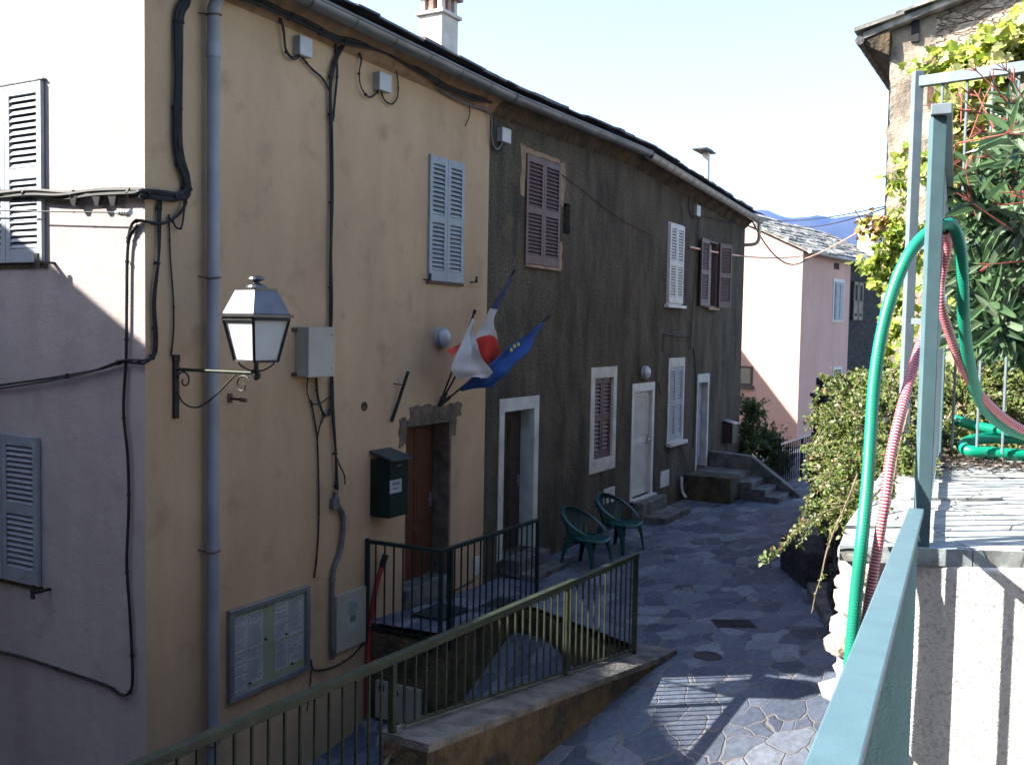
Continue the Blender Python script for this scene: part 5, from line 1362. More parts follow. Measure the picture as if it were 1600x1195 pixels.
# unseen house added behind the terrace row; its eave shades the pink end wall
A2 = PF @ PH(1245, 660, 0, 0); B3 = PF @ PH(1157, 545, 0, 0)
dd2 = A2-B3; k2 = -dd2.z/s_dir.z; e2 = dd2+s_dir*k2; e2.z = 0; e2.normalize()
Q2 = B3 - s_dir*(5.2/abs(s_dir.z)); print('rear', A2, B3, e2, Q2)
RF = frame(Q2.x, Q2.y, 0, math.atan2(e2.y, e2.x))
rh = empty('rear_shade_house', 'unseen house added behind the grey terraced house to shade the pink end wall', 'house', RF, (0,0,-3.3))
sg2 = -1 if (RF.inverted().to_3x3() @ Vector((-1,0,0))).y < 0 else 1
def nb2(a, b): return (min(a*sg2, b*sg2), max(a*sg2, b*sg2))
ra, rb = nb2(.12, 4.5)
mk(MB().box(-6, 3.2, ra, rb, -5, Q2.z-.05), 'wall', m_cream, RF, parent=rh)
ra, rb = nb2(0, 4.6); mk(MB().box(-6.1, 3.3, ra, rb, Q2.z-.06, Q2.z), 'roof', m_slate, RF, parent=rh)
# building on whose steps the viewer stands, added unseen to block skylight
vh = empty('viewer_side_shade_house', 'tall unseen house added behind the viewer to block skylight', 'house', WF, (0,-6,-4))
mk(MB().box(-9.5, 7.5, -9, -1.6, -5, 6.0), 'wall', m_gray, WF, parent=vh)
mb = MB(); mb.prism([(-9.8,-9.4,5.9),(-9.8,-1.45,5.9),(-9.8,-5.8,7.2)], (17.6,0,0)); mk(mb, 'roof', m_slate, WF, parent=vh)

# ------------------------------------------------------------ TERRACE at right
def rx(Y): return -.10+.4533*Y            # handrail line
TZ = -.775
wt_ = empty('terrace_wall', 'sunlit rough rendered terrace wall with schist slab top, right of the teal handrail', 'wall', WF, (1.6,3.6,-3))
def ex(Y): return 1.24+(Y-3.55)*.47
r11 = random.Random(21); FY = 3.60
BK = 6.1
TX = 1.24
blk = [(TX+.02, FY), (3.4, FY-.778), (5.2, BK), (ex(BK)+.02, BK), (ex(4.6)+.02, 4.6)]
mb = MB(); 
# front face as a lightly uneven grid, rest a prism
mb.prism([(x, y+.03, -3.4) for x, y in blk], (0,0,TZ-.06+3.4)); mk(mb, 'wall_body', m_roughcast, WF, parent=wt_, bevel=.012)
mb = MB(); r12 = random.Random(14)
# schist slabs laid in irregular rows on top
yy = FY-.95
rowi = 0
while yy < BK:
    dy = r12.uniform(.30, .52); x = TX-.05+r12.uniform(-.03,.03)
    while x < 5.0:
        w = r12.uniform(.45,1.0)
        def yl(xq): return -.14*(xq-1.3) if rowi < 99 else 0
        xa, xb = x, x+w-.005; ya0, yb0 = yy, yy+dy-.005
        lim = lambda yq: ex(yq)-.03
        if yb0 > FY-.03-.14*0 or True:
            P = [(xa, ya0),(xb, ya0),(xb, yb0),(xa, yb0)]
            P = [(max(px_, ex(max(py_,FY))-.03), max(py_, FY-.035-.36*max(0,px_-TX))) for px_, py_ in P]
            if (P[1][0]-P[0][0] > .03 or P[2][0]-P[3][0] > .03) and P[3][1]-P[0][1] > .02:
                zt = TZ+r12.uniform(-.006,.006); tl = [r12.uniform(-.005,.005) for _ in range(4)]
                mb.hexa([(a_,b_,TZ-.062) for a_,b_ in P]+[(a_,b_,zt+q) for (a_,b_),q in zip(P,tl)])
        x += w
    yy += dy; rowi += 1
mk(mb, 'slab_top', m_slab, WF, parent=wt_, bevel=.006)
mb = MB()
def rock(mb, c, r, sd):
    rr = random.Random(sd); n1, n2 = 8, 6; vs = []; fs = []
    for j in range(n2+1):
        ph = math.pi*j/n2
        for i in range(n1):
            th = 2*math.pi*i/n1; k = rr.uniform(.82,1.12)
            vs.append((c[0]+r[0]*k*math.sin(ph)*math.cos(th), c[1]+r[1]*k*math.sin(ph)*math.sin(th), c[2]+r[2]*k*math.cos(ph)))
    for j in range(n2):
        for i in range(n1): fs.append((j*n1+i, (j+1)*n1+i, (j+1)*n1+(i+1)%n1, j*n1+(i+1)%n1))
    mb.add(vs, fs)
for k in range(30):
    z = TZ-.10-.085*k
    for y_ in (3.66, 3.76, 3.9, 4.1, 4.4, 4.8, 5.2, 5.7):
        rock(mb, (ex(y_)+.035+r12.uniform(-.03,.02), y_+r12.uniform(-.04,.04), z+r12.uniform(-.02,.02)), (r12.uniform(.03,.085), r12.uniform(.07,.15), r12.uniform(.03,.065)), r12.random())
mk(mb, 'edge_stones', m_estone, WF, parent=wt_)
# stairs where the viewer stands
mb = MB()
for k in range(9):
    yb_ = 3.50-.32*k; mb.box(.0 if k > 3 else .5, 3.2, yb_-.34, yb_, -3.4, -2.15+.0 + .07*k)
mb.v = [(max(v[0], rx(v[1])+.02), v[1], v[2]) for v in mb.v]
mk(mb, 'steps', m_conc, WF, kind='structure')
# garden soil behind
mb = MB(); nx, ny_ = 30, 30; vs = []
def rw(Y):       # retaining wall line x at Y
    P = [(3.5,1.3),(5.6,ex(5.6)),(7.2,2.75),(10,3.5),(11.2,3.78),(14.3,4.65),(16.5,5.35),(18,5.85),(22,7.5)]
    for a, b in zip(P, P[1:]):
        if Y <= b[0]: return a[1]+(b[1]-a[1])*(Y-a[0])/(b[0]-a[0])
    return P[-1][1]
for j in range(ny_+1):
    Y = 5.3+12.7*j/ny_
    for i in range(nx+1):
        x = rw(Y)+.1+(12-rw(Y))*i/nx; vs.append((x, Y, -.92+.08*nzz.noise(Vector((x,Y,0)))))
mb.add(vs, [(j*(nx+1)+i, j*(nx+1)+i+1, (j+1)*(nx+1)+i+1, (j+1)*(nx+1)+i) for j in range(ny_) for i in range(nx)])
mk(mb, 'soil', m_soil, WF, kind='structure')
# dry stone retaining wall, stones as geometry
rt = empty('retaining_wall', 'dark dry stone retaining wall under the hanging bush along the street', 'wall', WF, (3.5,10,-3.2))
mb = MB(); Yk = [5.6,6.4,7.2,8.2,9.1,10,11.2,12.5,13.4,14.3,15.4,16.5,17.3,18]
for a, b in zip(Yk, Yk[1:]):
    ta = -.92 if a < 15 else -.85
    mb.hexa([(rw(a)+.06,a,-3.5),(rw(a)+.6,a,-3.5),(rw(b)+.6,b,-3.5),(rw(b)+.06,b,-3.5),(rw(a)+.06,a,-.95),(rw(a)+.6,a,-.95),(rw(b)+.6,b,-.95),(rw(b)+.06,b,-.95)])
mk(mb, 'wall_core', m_dry, WF, parent=rt)
mb = MB(); r13 = random.Random(9)
Y = 5.7
while Y < 18.2:
    z = -3.3; L_ = r13.uniform(.25,.5)
    while z < -.85:
        hgt = r13.uniform(.07,.16); x = rw(min(Y+L_/2,18)); o = r13.uniform(-.05,.04); sk = r13.uniform(-.1,.1)
        a, b = Y+sk, min(Y+L_+sk-.02, 18.3); xa, xb = rw(min(a,18))+o, rw(min(b,18))+o
        mb.hexa([(xa,a,z),(xa+.35,a,z),(xb+.35,b,z),(xb,b,z),(xa+.01,a,z+hgt-.012),(xa+.35,a,z+hgt-.012),(xb+.35,b,z+hgt-.012),(xb+.01,b,z+hgt-.012)])
        z += hgt
    Y += L_
mk(MB().box(3.80, 4.5, 12.2, 13.4, -3.4, -2.78), 'low_bench_wall', m_dry, WF, parent=rt, bevel=.05)
mk(MB().hexa([(3.0,8.0,-3.4),(3.4,8.0,-3.4),(4.1,12.0,-3.4),(3.75,12.0,-3.4),(3.0,8.0,-2.95),(3.4,8.0,-2.93),(4.1,12.0,-3.08),(3.75,12.0,-3.1)]), 'kerb', m_conc, WF, parent=rt, bevel=.03)
# end face toward the street at Y~18 : stacked stones seen left edge
mk(mb, 'wall_stones', m_dry, WF, parent=rt, bevel=.01)
# tall dry stone pile (px 1278-1350, y 590-700)
pile = MB(); a = atY(1281, 595, 17.6); b = atY(1352, 595, 17.2); z = -3.3
while z < a.z:
    x = a.x+r13.uniform(-.05,.06); h_ = r13.uniform(.08,.15)
    while x < b.x+.6:
        w = r13.uniform(.25,.6); pile.box(x, x+w-.02, 17.3+r13.uniform(-.04,.04), 18.0, z, z+h_-.012); x += w
    z += h_
mk(pile, 'stone_stack', m_dry, WF, bevel=.012, label='dark stacked dry stone wall end in front of the pink house corner', cat='stone wall')

# ------------------------------------------------------------ teal handrail by the viewer
a = Vector((rx(.35), .35, -.385)); b = Vector((rx(3.505), 3.505, -.63))
e = empty('near_handrail', 'broad teal painted handrail running away from the viewer with thin balusters', 'railing', WF, (rx(2),2,-1.6))
t = (b-a).normalized()
mk(MB().bar(a, b, .052, .012), 'handrail', m_teal, WF, parent=e, bevel=.003)
off = t.cross(Vector((0,0,1))).normalized()
mk(MB().bar(a+off*.020+Vector((0,0,-.014)), b+off*.020+Vector((0,0,-.014)), .008, .014), 'rail_edge_reflection', m_grw, WF, parent=e)  # brown strip paints the light reflected along the rail's lower edge
k = 0; L_ = (b-a).length
while k*.11 < L_-.05:
    p = a+t*(k*.11+.03); zb_ = -2.0 if p.y < 3.3 else -1.8
    mk(MB().box(p.x-.008, p.x+.008, p.y-.008, p.y+.008, p.z-1.02, p.z-.008), 'baluster', m_teal, WF, parent=e); k += 1
mk(MB().bar(a+Vector((0,0,-1.0)), b+Vector((0,0,-1.0)), .03, .012), 'bottom_rail', m_teal, WF, parent=e)
# tall side panel seen end on
ptop = atY(1453, 165, 3.47).z; e = empty('tall_side_railing', 'tall teal railing panel seen end on, standing on the slab edge', 'railing', WF, (b.x,3.5,-.8))
px_ = atY(1441, 790, 3.56).x; pd = Vector((math.sin(R(24.8)), math.cos(R(24.8)), 0))
P0_ = Vector((px_, 3.56, 0)); pe_ = P0_+pd*2.75
def vbox(x, y, w, z0, z1, rot=R(-27.5)):
    m_ = MB().box(-w/2, w/2, -w/2, w/2, z0, z1); Rm = Matrix.Translation((x,y,0)) @ Matrix.Rotation(rot, 4, 'Z'); m_.v = [tuple(Rm @ Vector(v)) for v in m_.v]; return m_
mk(vbox(P0_.x, P0_.y, .050, -.81, ptop-.02, R(-8)), 'post', m_teal, WF, parent=e, bevel=.003)
mk(vbox(pe_.x, pe_.y, .05, -.82, ptop-.02), 'post', m_teal, WF, parent=e, bevel=.003)
mk(MB().bar(P0_+Vector((.012,0,ptop))-pd*.05, pe_+Vector((0,0,ptop)), .072, .04), 'handrail', m_tealg, WF, parent=e, bevel=.004)
mk(MB().bar(P0_+Vector((0,0,-.72)), pe_+Vector((0,0,-.72)), .03, .012), 'bottom_rail', m_tealg, WF, parent=e)
for k in range(1, 23):
    p = P0_+pd*(.12*k+.02); mk(MB().box(p.x-.009,p.x+.009,p.y-.009,p.y+.009,-.72,ptop-.02), 'baluster', m_tealg, WF, parent=e)
# back fence panel
FYb = 6.25; c0 = atY(1434, 115, FYb); c1 = atY(1700, 100, FYb-.6); zt = c0.z
e = empty('back_fence_panel', 'blue grey fence panel with thin bars in front of the vines', 'fence panel', WF, (c0.x,FYb,-.8))
mk(MB().box(c0.x-.027, c0.x+.03, FYb-.03, FYb+.03, -.95, c0.z+.01), 'post', m_tealg, WF, parent=e, bevel=.003)
dv = (Vector((c1.x,c1.y,0))-Vector((c0.x,FYb,0))); Lp = dv.length; dv.normalize(); ztop = atY(1440, 124, FYb).z-.02
mk(MB().bar((c0.x,FYb,ztop),(c0.x+dv.x*Lp,FYb+dv.y*Lp,ztop), .05, .065), 'top_rail', m_tealg, WF, parent=e, bevel=.003)
for py in (384, 503):
    z = atY(1500, py, FYb-.15).z; mk(MB().bar((c0.x,FYb,z),(c0.x+dv.x*Lp,FYb+dv.y*Lp,z), .035, .04), 'middle_rail', m_tealg, WF, parent=e, bevel=.003)
k = 1
while k*.145 < Lp:
    p = Vector((c0.x,FYb,0))+dv*(k*.145+.01); mk(MB().tube([(p.x,p.y,ztop-.02),(p.x,p.y,-.7)], .008, 6), 'bar', m_tealg, WF, parent=e); k += 1

# ------------------------------------------------------------ hoses
def hose(pts, r, mats, label, ribs=.012, seg=.006):
    P = smoothpts(pts, 12); 
    # resample
    L = [0]
    for a_, b_ in zip(P, P[1:]): L.append(L[-1]+(b_-a_).length)
    tot = L[-1]; n = int(tot/seg); Q = []; j = 0
    for i in range(n+1):
        s = tot*i/n
        while j < len(L)-2 and L[j+1] < s: j += 1
        t_ = (s-L[j])/max(1e-6, L[j+1]-L[j]); Q.append(P[j]+(P[j+1]-P[j])*t_)
    R_ = [r*(1.06 if i % 2 else .96) for i in range(len(Q))]
    mb = MB(); mb.tube(Q, R_, 12)
    nn = 12
    if len(mats) > 1:
        for f in range(len(mb.f)-2):
            mb.m[f] = 1 if (f//nn) % 2 else 0
    return mb
def hp(px, py, Y): return atY(px, py, Y)
Yh = 3.62
g1 = [hp(1322,1110,3.47),hp(1331,1005,3.47),hp(1338,925,3.47),hp(1346,850,3.48),hp(1355,760,3.55),hp(1360,690,3.6),hp(1366,600,3.65),hp(1378,520,3.68),hp(1397,450,3.70),hp(1420,398,3.72),hp(1445,368,3.75),hp(1468,352,3.78),hp(1488,352,3.80),hp(1500,385,3.82),hp(1504,440,3.85),hp(1506,500,3.9),hp(1512,555,4.0),hp(1525,610,4.15),hp(1545,645,4.3),hp(1580,672,4.4),hp(1640,690,4.5)]
mb = hose(g1, .0235, [m_green_h, m_green_d], '')
mk(mb, 'green_hose', [m_green_h, m_green_d], WF, smooth=True, label='thick ribbed green hose looped over the fence and hanging down left', cat='hose')
g2 = [hp(1660,675,6.2),hp(1600,684,6.25),hp(1560,684,6.25),hp(1525,686,6.2),hp(1506,695,6.1),hp(1513,704,6.0),hp(1550,707,5.95),hp(1600,711,5.9),hp(1660,714,5.9)]
mb = hose(g2, .036, [m_green_h], '', seg=.011)
for f in range(len(mb.f)-2): mb.m[f] = 1 if (f//12) % 14 < 1 else 0
mk(mb, 'green_hose', [m_green_h, m_green_d], WF, smooth=True, label='loose coil of green hose lying on the slab at the right edge', cat='hose')
mb = hose([hp(1492,655,6.4),hp(1508,661,6.35),hp(1532,667,6.3),hp(1575,675,6.2),hp(1650,690,6.0)], .033, [m_green_h], '')
mk(mb, 'green_hose', [m_green_h, m_green_d], WF, smooth=True, label='short open green hose end lying among the small leaves', cat='hose')
rr1 = [hp(1330,1110,3.48),hp(1341,1030,3.48),hp(1352,975,3.48),hp(1362,910,3.48),hp(1372,850,3.49),hp(1383,780,3.5),hp(1392,710,3.55),hp(1408,640,3.62),hp(1428,570,3.72),hp(1448,500,3.8),hp(1462,440,3.85),hp(1466,390,3.84),hp(1472,362,3.82),hp(1480,372,3.88),hp(1478,400,3.92),hp(1470,440,3.95),hp(1470,475,3.95),hp(1485,525,4.0),hp(1502,570,4.05),hp(1525,608,4.15),hp(1560,645,4.25),hp(1600,672,4.3),hp(1650,690,4.35)]
mb = hose(rr1, .0185, [m_red_h, m_pinkw], '')
mk(mb, 'red_hose', [m_red_h, m_pinkw], WF, smooth=True, label='red and pink ribbed hose hanging beside the green hose', cat='hose')
c = hp(1478, 352, 3.78); mb = MB().tube([(c.x+.03*math.cos(k*.7), c.y-.05+.01*k, c.z+.03*math.sin(k*.7)) for k in range(12)], .004, 6)
mk(mb, 'tie_wire', m_black, WF, label='black wire tying the hoses to the fence', cat='wire')

# ------------------------------------------------------------ vegetation
def leaf_poly(kind, rr):
    if kind == 'oval': return [(0,0),(.28,.30),(.30,.62),(0,1),(-.30,.62),(-.28,.30)]
    if kind == 'lance': return [(0,0),(.07,.2),(.09,.5),(.05,.82),(0,1),(-.05,.82),(-.09,.5),(-.07,.2)]
    return [(0,.12),(.30,-.08),(.55,.22),(.42,.42),(.52,.72),(.24,.74),(0,1.05),(-.24,.74),(-.52,.72),(-.42,.42),(-.55,.22),(-.30,-.08)]
def put_leaf(mb, p, d, nrm, size, kind, mi, rr, fold=.25):
    d = d.normalized(); s = d.cross(nrm)
    if s.length < 1e-3: s = d.cross(Vector((1,0,.1)))
    s.normalize(); n = s.cross(d)
    pl = leaf_poly(kind, rr); vs = []
    for (x, y) in pl: vs.append(p + s*(x*size) + d*(y*size) + n*(abs(x)*fold*size - y*y*.15*size))
    k = len(pl); top = [i for i, q in enumerate(pl) if q[0] == 0][-1]
    # split along midrib so the fold is real
    mb.add(vs, [tuple(range(0, top+1)), tuple([0]+list(range(top, k)))], mi)
def rv(rr): 
    while True:
        v = Vector((rr.uniform(-1,1), rr.uniform(-1,1), rr.uniform(-1,1)))
        if .05 < v.length < 1: return v.normalized()
def leafmass(name, blobs, n, size, kind, mats, label, cat, seed, wts=None, stems=None, stemmat=None, droop=.3, shell=.5, extra=None, base=None, group=None):
    rr = random.Random(seed); e = empty(name, label, cat, WF, base or blobs[0][0], group)
    mb = MB(); tot = sum(b[1][0]*b[1][1]*b[1][2] for b in blobs)**1
    wsum = sum((b[1][0]*b[1][2]) for b in blobs); tw = MB()
    for (c, rad) in blobs:
        c = Vector(c); m_ = int(n*rad[0]*rad[2]/wsum)
        nsub = max(3, m_//26)
        subs = []
        for _ in range(nsub):
            v = rv(rr); k = rr.uniform(shell, 1.0); subs.append(c+Vector((v.x*rad[0]*k, v.y*rad[1]*k, v.z*rad[2]*k)))
        for sp in subs:   # twig from inside out, with leaves along it
            dirv = (sp-c); dirv.z -= droop*abs(rad[2])*.5; dirv = dirv.normalized() if dirv.length > 1e-4 else Vector((0,0,1)); L_ = size*rr.uniform(4, 8)
            q0 = sp-dirv*L_*.5; q1 = sp+dirv*L_*.4+Vector((0,0,-droop*L_*.2)); side = rv(rr)*L_*.15
            tw.tube([q0, (q0+q1)/2+side, q1], [.004+size*.05, .003+size*.03, .002], 4)
            for j in range(m_//nsub):
                t_ = rr.random(); p = q0+(q1-q0)*t_+side*(1-abs(2*t_-1))+rv(rr)*size*.9*rr.random()
                d = (rv(rr)+dirv*.8+Vector((0,0,-droop*.5))).normalized(); nn = (rv(rr)*.7+Vector((-.5,-.3,.7))).normalized()
                mi = rr.choices(range(len(mats)), wts or [1]*len(mats))[0]
                put_leaf(mb, p, d, nn, size*rr.uniform(.6,1.25), kind, mi, rr)
    mk(mb, 'foliage', mats, WF, parent=e); 
    if extra: extra(tw, rr)
    mk(tw, 'stems', stemmat or m_bark, WF, parent=e)
    return e, mb
# hanging bush (left of post)
def blob(px, py, Y, wpx, hpx, dy=.5):
    c = atY(px, py, Y); return (tuple(c), (wpx/F_PX*Y, dy, hpx/F_PX*Y))
bl = [blob(1345,620,7.2,50,42), blob(1330,680,6.6,52,55), blob(1385,660,6.6,45,70), blob(1300,660,7.5,28,30), blob(1350,740,6.0,50,50), blob(1400,720,5.6,38,50,.4), blob(1310,740,6.6,38,45), blob(1330,800,5.8,35,42,.35), blob(1372,800,5.2,26,42,.3), blob(1290,790,6.4,22,30,.3), blob(1375,590,8,36,26), blob(1395,830,4.6,14,30,.2)]
def sprays(tw, rr):
    pass
e_bush, _ = leafmass('hanging_bush', bl, 19000, .031, 'oval', m_hleaf, 'bushy small leaved plant spilling over the wall left of the teal post', 'bush', 51, wts=[6,4,3,1,0])
def spray(parent, pts, r, n, size, mats, wts, seed, kind='oval', lm_=None):
    rr = random.Random(seed); P = smoothpts(pts, 8); tw = MB().tube(P, [r*(1-.7*i/len(P)) for i in range(len(P))], 5); mb = MB()
    for i in range(n):
        t_ = rr.uniform(.08,1)*(len(P)-1); k = min(int(t_), len(P)-2); p = P[k]+(P[k+1]-P[k])*(t_-k); tg = (P[k+1]-P[k]).normalized()
        d = (tg*.6+rv(rr)).normalized(); put_leaf(mb, p+rv(rr)*size*.8*rr.random(), d, (rv(rr)+Vector((-.4,-.3,.9))).normalized(), size*rr.uniform(.6,1.2), kind, rr.choices(range(len(mats)), wts)[0], rr)
    mk(tw, 'branch', m_bark, WF, parent=parent, smooth=True); mk(mb, 'branch_leaves', mats, WF, parent=parent)
W5 = [5,3,3,3,1]
spray(e_bush, [hp(1320,790,5.6),hp(1290,800,5.4),hp(1262,815,5.2),hp(1240,835,5.0),hp(1215,860,4.9),hp(1190,878,4.8)], .007, 230, .027, m_hleaf, W5, 1)
spray(e_bush, [hp(1300,740,6.2),hp(1280,755,6.1),hp(1265,775,6.0),hp(1258,800,5.9),hp(1245,830,5.8)], .006, 190, .032, m_hleaf, W5, 2)
spray(e_bush, [hp(1340,740,5.2),hp(1325,780,5.0),hp(1305,825,4.8),hp(1292,860,4.7),hp(1283,900,4.65),hp(1275,925,4.6),hp(1268,958,4.6)], .006, 26, .02, m_hleaf, W5, 3)
spray(e_bush, [hp(1375,600,8),hp(1345,625,7.8),hp(1310,640,7.7),hp(1280,645,7.6),hp(1255,660,7.5)], .008, 90, .034, m_hleaf, [2,5,1,2,3], 4)
spray(e_bush, [hp(1365,610,8),hp(1340,600,7.9),hp(1315,592,7.8),hp(1290,600,7.7)], .007, 110, .034, m_hleaf, W5, 5)
spray(e_bush, [hp(1395,740,4.6),hp(1370,770,4.5),hp(1340,800,4.3),hp(1318,840,4.2)], .008, 60, .026, m_hleaf, W5, 6)
spray(e_bush, [hp(1420,640,4.5),hp(1405,700,4.4),hp(1395,760,4.3),hp(1385,820,4.1),hp(1372,880,3.9),hp(1362,920,3.8)], .006, 150, .026, m_hleaf, [5,5,2,2,2], 7)
spray(e_bush, [hp(1345,850,3.9),hp(1352,880,3.8),hp(1348,920,3.7),hp(1350,960,3.6),hp(1342,990,3.5)], .003, 22, .022, m_hleaf, [5,5,1,1,2], 8)
for _k in range(16):
    _r = random.Random(500+_k); x0, y0, Y0 = _r.uniform(1300,1400), _r.uniform(580,800), _r.uniform(5.2,6.8)
    dx, dy = _r.uniform(-75,-10), _r.uniform(-40,70)
    spray(e_bush, [hp(x0,y0,Y0), hp(x0+dx*.5,y0+dy*.3-6,Y0-.2), hp(x0+dx,y0+dy,Y0-.35)], .005, 90, .028, m_hleaf, W5, 600+_k)
spray(e_bush, [hp(1330,870,4.4),hp(1328,910,4.3),hp(1318,950,4.2)], .004, 16, .024, m_hleaf, W5, 9)
# bush behind slab, right of post
bl = [blob(1500,635,7.4,70,58,.5), blob(1590,610,7.6,70,60,.6), blob(1545,590,8.0,60,40,.6), blob(1478,685,6.6,26,34,.25), blob(1650,630,7.4,60,60,.5), blob(1540,680,7.0,60,20,.3), blob(1470,600,8.2,40,40,.4)]
leafmass('low_hedge', bl, 15000, .036, 'oval', m_hleaf, 'low dense small leaved hedge behind the slab at the right edge', 'hedge', 52, wts=[6,5,3,2,0])
# twigs and litter on slab back edge
mb = MB(); rr = random.Random(77)
for i in range(900):
    x = rr.uniform(1.75, 3.0); x += .75; p = Vector((x, 5.78+rr.gauss(0,.16), TZ+.012+rr.random()*.02)); put_leaf(mb, p, Vector((rr.uniform(-1,1),rr.uniform(-1,1),.1)), Vector((rr.uniform(-.4,.4),rr.uniform(-.4,.4),1)), rr.uniform(.02,.045), 'oval', rr.choice([0,0,1]), rr)
m_lit = mat('leaf_litter', (.03,.02,.015), (.06,.04,.028), 12, .9)
mk(mb, 'leaf_litter', [m_lit, m_soil], WF, kind='stuff', label='dry brown leaf litter along the back of the slab', cat='leaf litter')
# oleander
def oleander():
    rr = random.Random(88); e = empty('oleander', 'oleander shrub with long dark leaves and red stems at the right edge', 'shrub', WF, (4.0,6.9,-.9)); mb = MB(); tw = MB(); rs = MB()
    base = Vector((4.0, 6.9, -.9)); heads = []
    for i in range(88):
        px = rr.uniform(1510, 1700); top = 150 + max(0, (1590-px))*1.5; py = rr.uniform(top, 560)
        if px < 1530 and not (250 < py < 540): px += 40
        Y = rr.uniform(4.6, 6.6); heads.append(hp(px, py, Y))
    for h_ in heads:
        mid = (base+h_)/2+Vector((rr.uniform(.0,.35), rr.uniform(-.2,.2), .15)); P = smoothpts([base+rv(rr)*.15, mid, h_], 5)
        tw.tube(P, [.012*(1-.6*i/len(P)) for i in range(len(P))], 5)
        ax = (h_-P[-3]).normalized()
        for w in range(6):
            c = h_-ax*(.055*w); n_ = 4
            for k in range(n_):
                a = 2*math.pi*(k/n_)+w*1.1+rr.random()*.5; o = ax.orthogonal().normalized(); o2 = ax.cross(o); d = (o*math.cos(a)+o2*math.sin(a))*1.0+ax*rr.uniform(.4,1.0)
                put_leaf(mb, c, d, (ax+rv(rr)*.3), rr.uniform(.15,.24), 'lance', rr.choices([0,1,2],[5,3,2])[0], rr, fold=.5)
    for i in range(34):
        p = hp(rr.uniform(1500,1640), rr.choice([rr.uniform(130,230), rr.uniform(230,480)]), rr.uniform(4.6,5.8)); d = Vector((rr.uniform(-1,.2),rr.uniform(-.4,.3),rr.uniform(-.2,.6))).normalized()
        q = p+d*.14
        rs.tube([p-d*.1,p,q], [.005,.004,.003], 5)
        for k in range(5): rs.tube([q, q+(d+rv(rr)*.7).normalized()*rr.uniform(.04,.09)], [.003,.002], 4)
    mk(mb, 'foliage', m_oleaf, WF, parent=e); mk(tw, 'stems', m_bark, WF, parent=e); mk(rs, 'seed_stalks', m_rstem, WF, parent=e)
oleander()
# vines
bl = [blob(1545,82,7.8,56,26,.3), blob(1590,72,7.6,40,32,.3), blob(1512,98,8,34,20,.25), blob(1650,95,7.6,60,40,.3)]
leafmass('vine', bl, 1500, .095, 'vine', m_vleaf, 'yellow green vine leaves above the fence top rail', 'vine', 61, wts=[5,4,3,0])
bl = [blob(1500,200,7.8,36,70,.25), blob(1540,170,8,40,50,.3), blob(1505,330,7.8,34,80,.25), blob(1500,450,8,36,70,.25), blob(1560,300,8.2,60,110,.3), blob(1580,470,8.4,60,80,.3), blob(1482,270,7.6,14,70,.15)]
leafmass('vine', bl, 3400, .09, 'vine', m_vleaf, 'pale yellow vine leaves seen through the fence bars', 'vine', 62, wts=[4,4,4,1])
bl = [blob(1395,370,10.2,26,28,.2), blob(1385,410,10.2,30,34,.25), blob(1405,450,10,26,40,.2), blob(1395,500,9.8,22,36,.2), blob(1415,540,9.6,20,30,.2), blob(1398,355,10.4,30,14,.15), blob(1412,262,10.6,14,12,.1)]
leafmass('vine', bl, 1500, .075, 'vine', m_vleaf, 'green vine climbing the stone house wall left of the tall post', 'vine', 63, wts=[3,6,1,0])
bl = [blob(1355,345,10.3,14,6,.1), blob(1385,347,10.3,20,7,.1), blob(1372,352,10.3,10,6,.1)]
leafmass('vine', bl, 120, .07, 'vine', [m_vleaf[3], m_vleaf[0]], 'browned vine tendril reaching toward the far chimney', 'vine', 64)
ev = empty('vine', 'thin trailing vine shoots at the left corner of the stone house', 'vine', WF, tuple(hp(1400,330,10.4)))
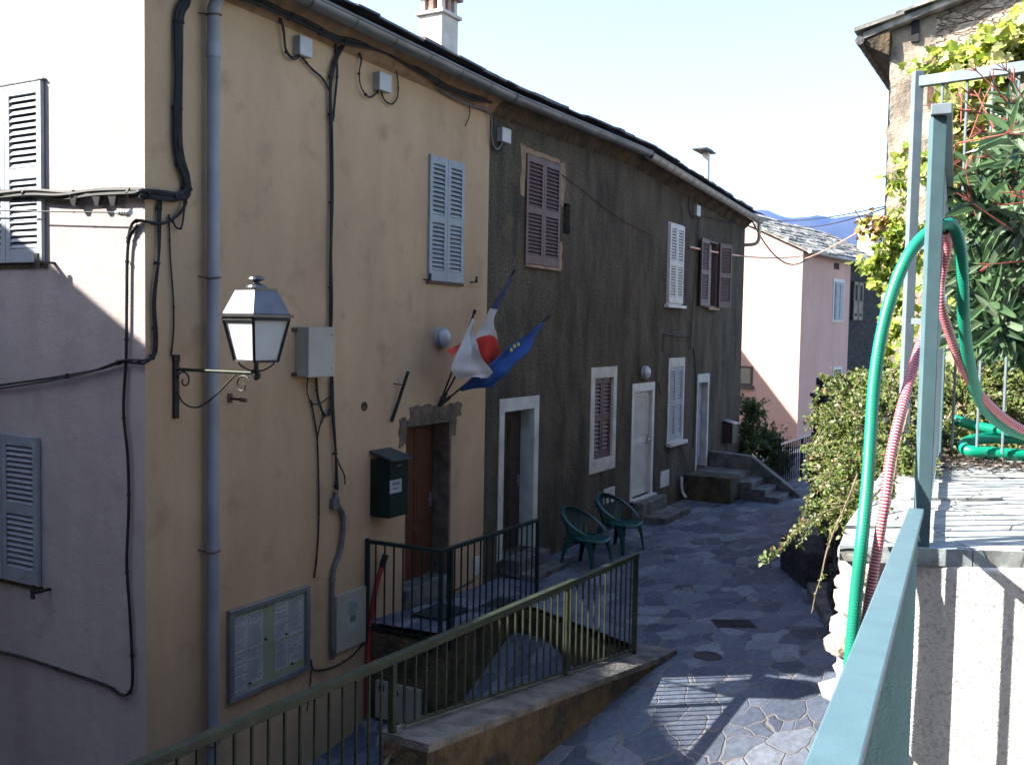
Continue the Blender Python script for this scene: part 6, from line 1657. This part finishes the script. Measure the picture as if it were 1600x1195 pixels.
for _k, _p in enumerate([[(1432,240),(1415,236),(1398,250)],[(1425,300),(1400,290),(1392,305)],[(1440,262),(1420,300),(1402,330),(1390,345)],[(1420,420),(1395,440),(1372,455)],[(1415,520),(1392,525),(1378,545)]]):
    spray(ev, [hp(x,y,10.3) for x,y in _p], .01, 26, .07, m_vleaf, [3,6,1,1], 700+_k, kind='vine')
# shrubs by the pink house
bl = [blob(1175,640,22.5,16,28,.5), blob(1165,690,22.5,20,34,.6), blob(1200,690,22.8,26,26,.6), blob(1215,720,22.5,20,30,.5), blob(1180,740,22.3,26,26,.5)]
m_dleaf = [m_hleaf[2], m_hleaf[0]]
leafmass('shrub', bl, 15000, .07, 'oval', m_dleaf, 'dark green shrubs in shade against the pink house', 'shrub', 65, wts=[5,1], shell=.2)

# ------------------------------------------------------------ overhead wires
p1 = H @ F(1078, 386, .05); p2 = PF @ Vector((-.02, .6, PH(1235, 397, 0, 0).z))
span(p1, atY(1255, 400, 27.6), .12, .02, m_wire, 'sunlit stretch of a thin orange wire at the grey wall beside the upper windows')
span(atY(1258, 404, 27.7), atY(1386, 336, 11.2), .05, .012, m_wire, 'pinkish wire rising from the pink house roof to the stone house')
span(atY(1175, 345, 22.2), atY(1262, 404, 27.6), .5, .018, m_black, 'dark wire sagging from the grey house corner to the pink house')
span(atY(1180, 342, 22.2), atY(1386, 322, 11.2), .1, .007, m_black, 'thin dark wire crossing the sky in front of the mountains')
span(atY(1230, 352, 26), atY(1384, 325, 11.2), .12, .008, m_black, 'second thin dark wire before the blue mountains')

# ------------------------------------------------------------ haze
mb = MB().box(-3600, 4800, -60, 5200, -110, 620)
hz_ = bpy.data.materials.new('haze_air'); hz_.use_nodes = True; N = hz_.node_tree.nodes; N.clear()
vo = N.new('ShaderNodeVolumePrincipled'); vo.inputs['Density'].default_value = .00013; vo.inputs['Color'].default_value = (.20,.40,1,1); vo.inputs['Anisotropy'].default_value = .3
om = N.new('ShaderNodeOutputMaterial'); hz_.node_tree.links.new(vo.outputs[0], om.inputs['Volume'])
HAZE = True
if HAZE: mk(mb, 'haze', hz_, WF, base=(0,0,-110), kind='stuff')
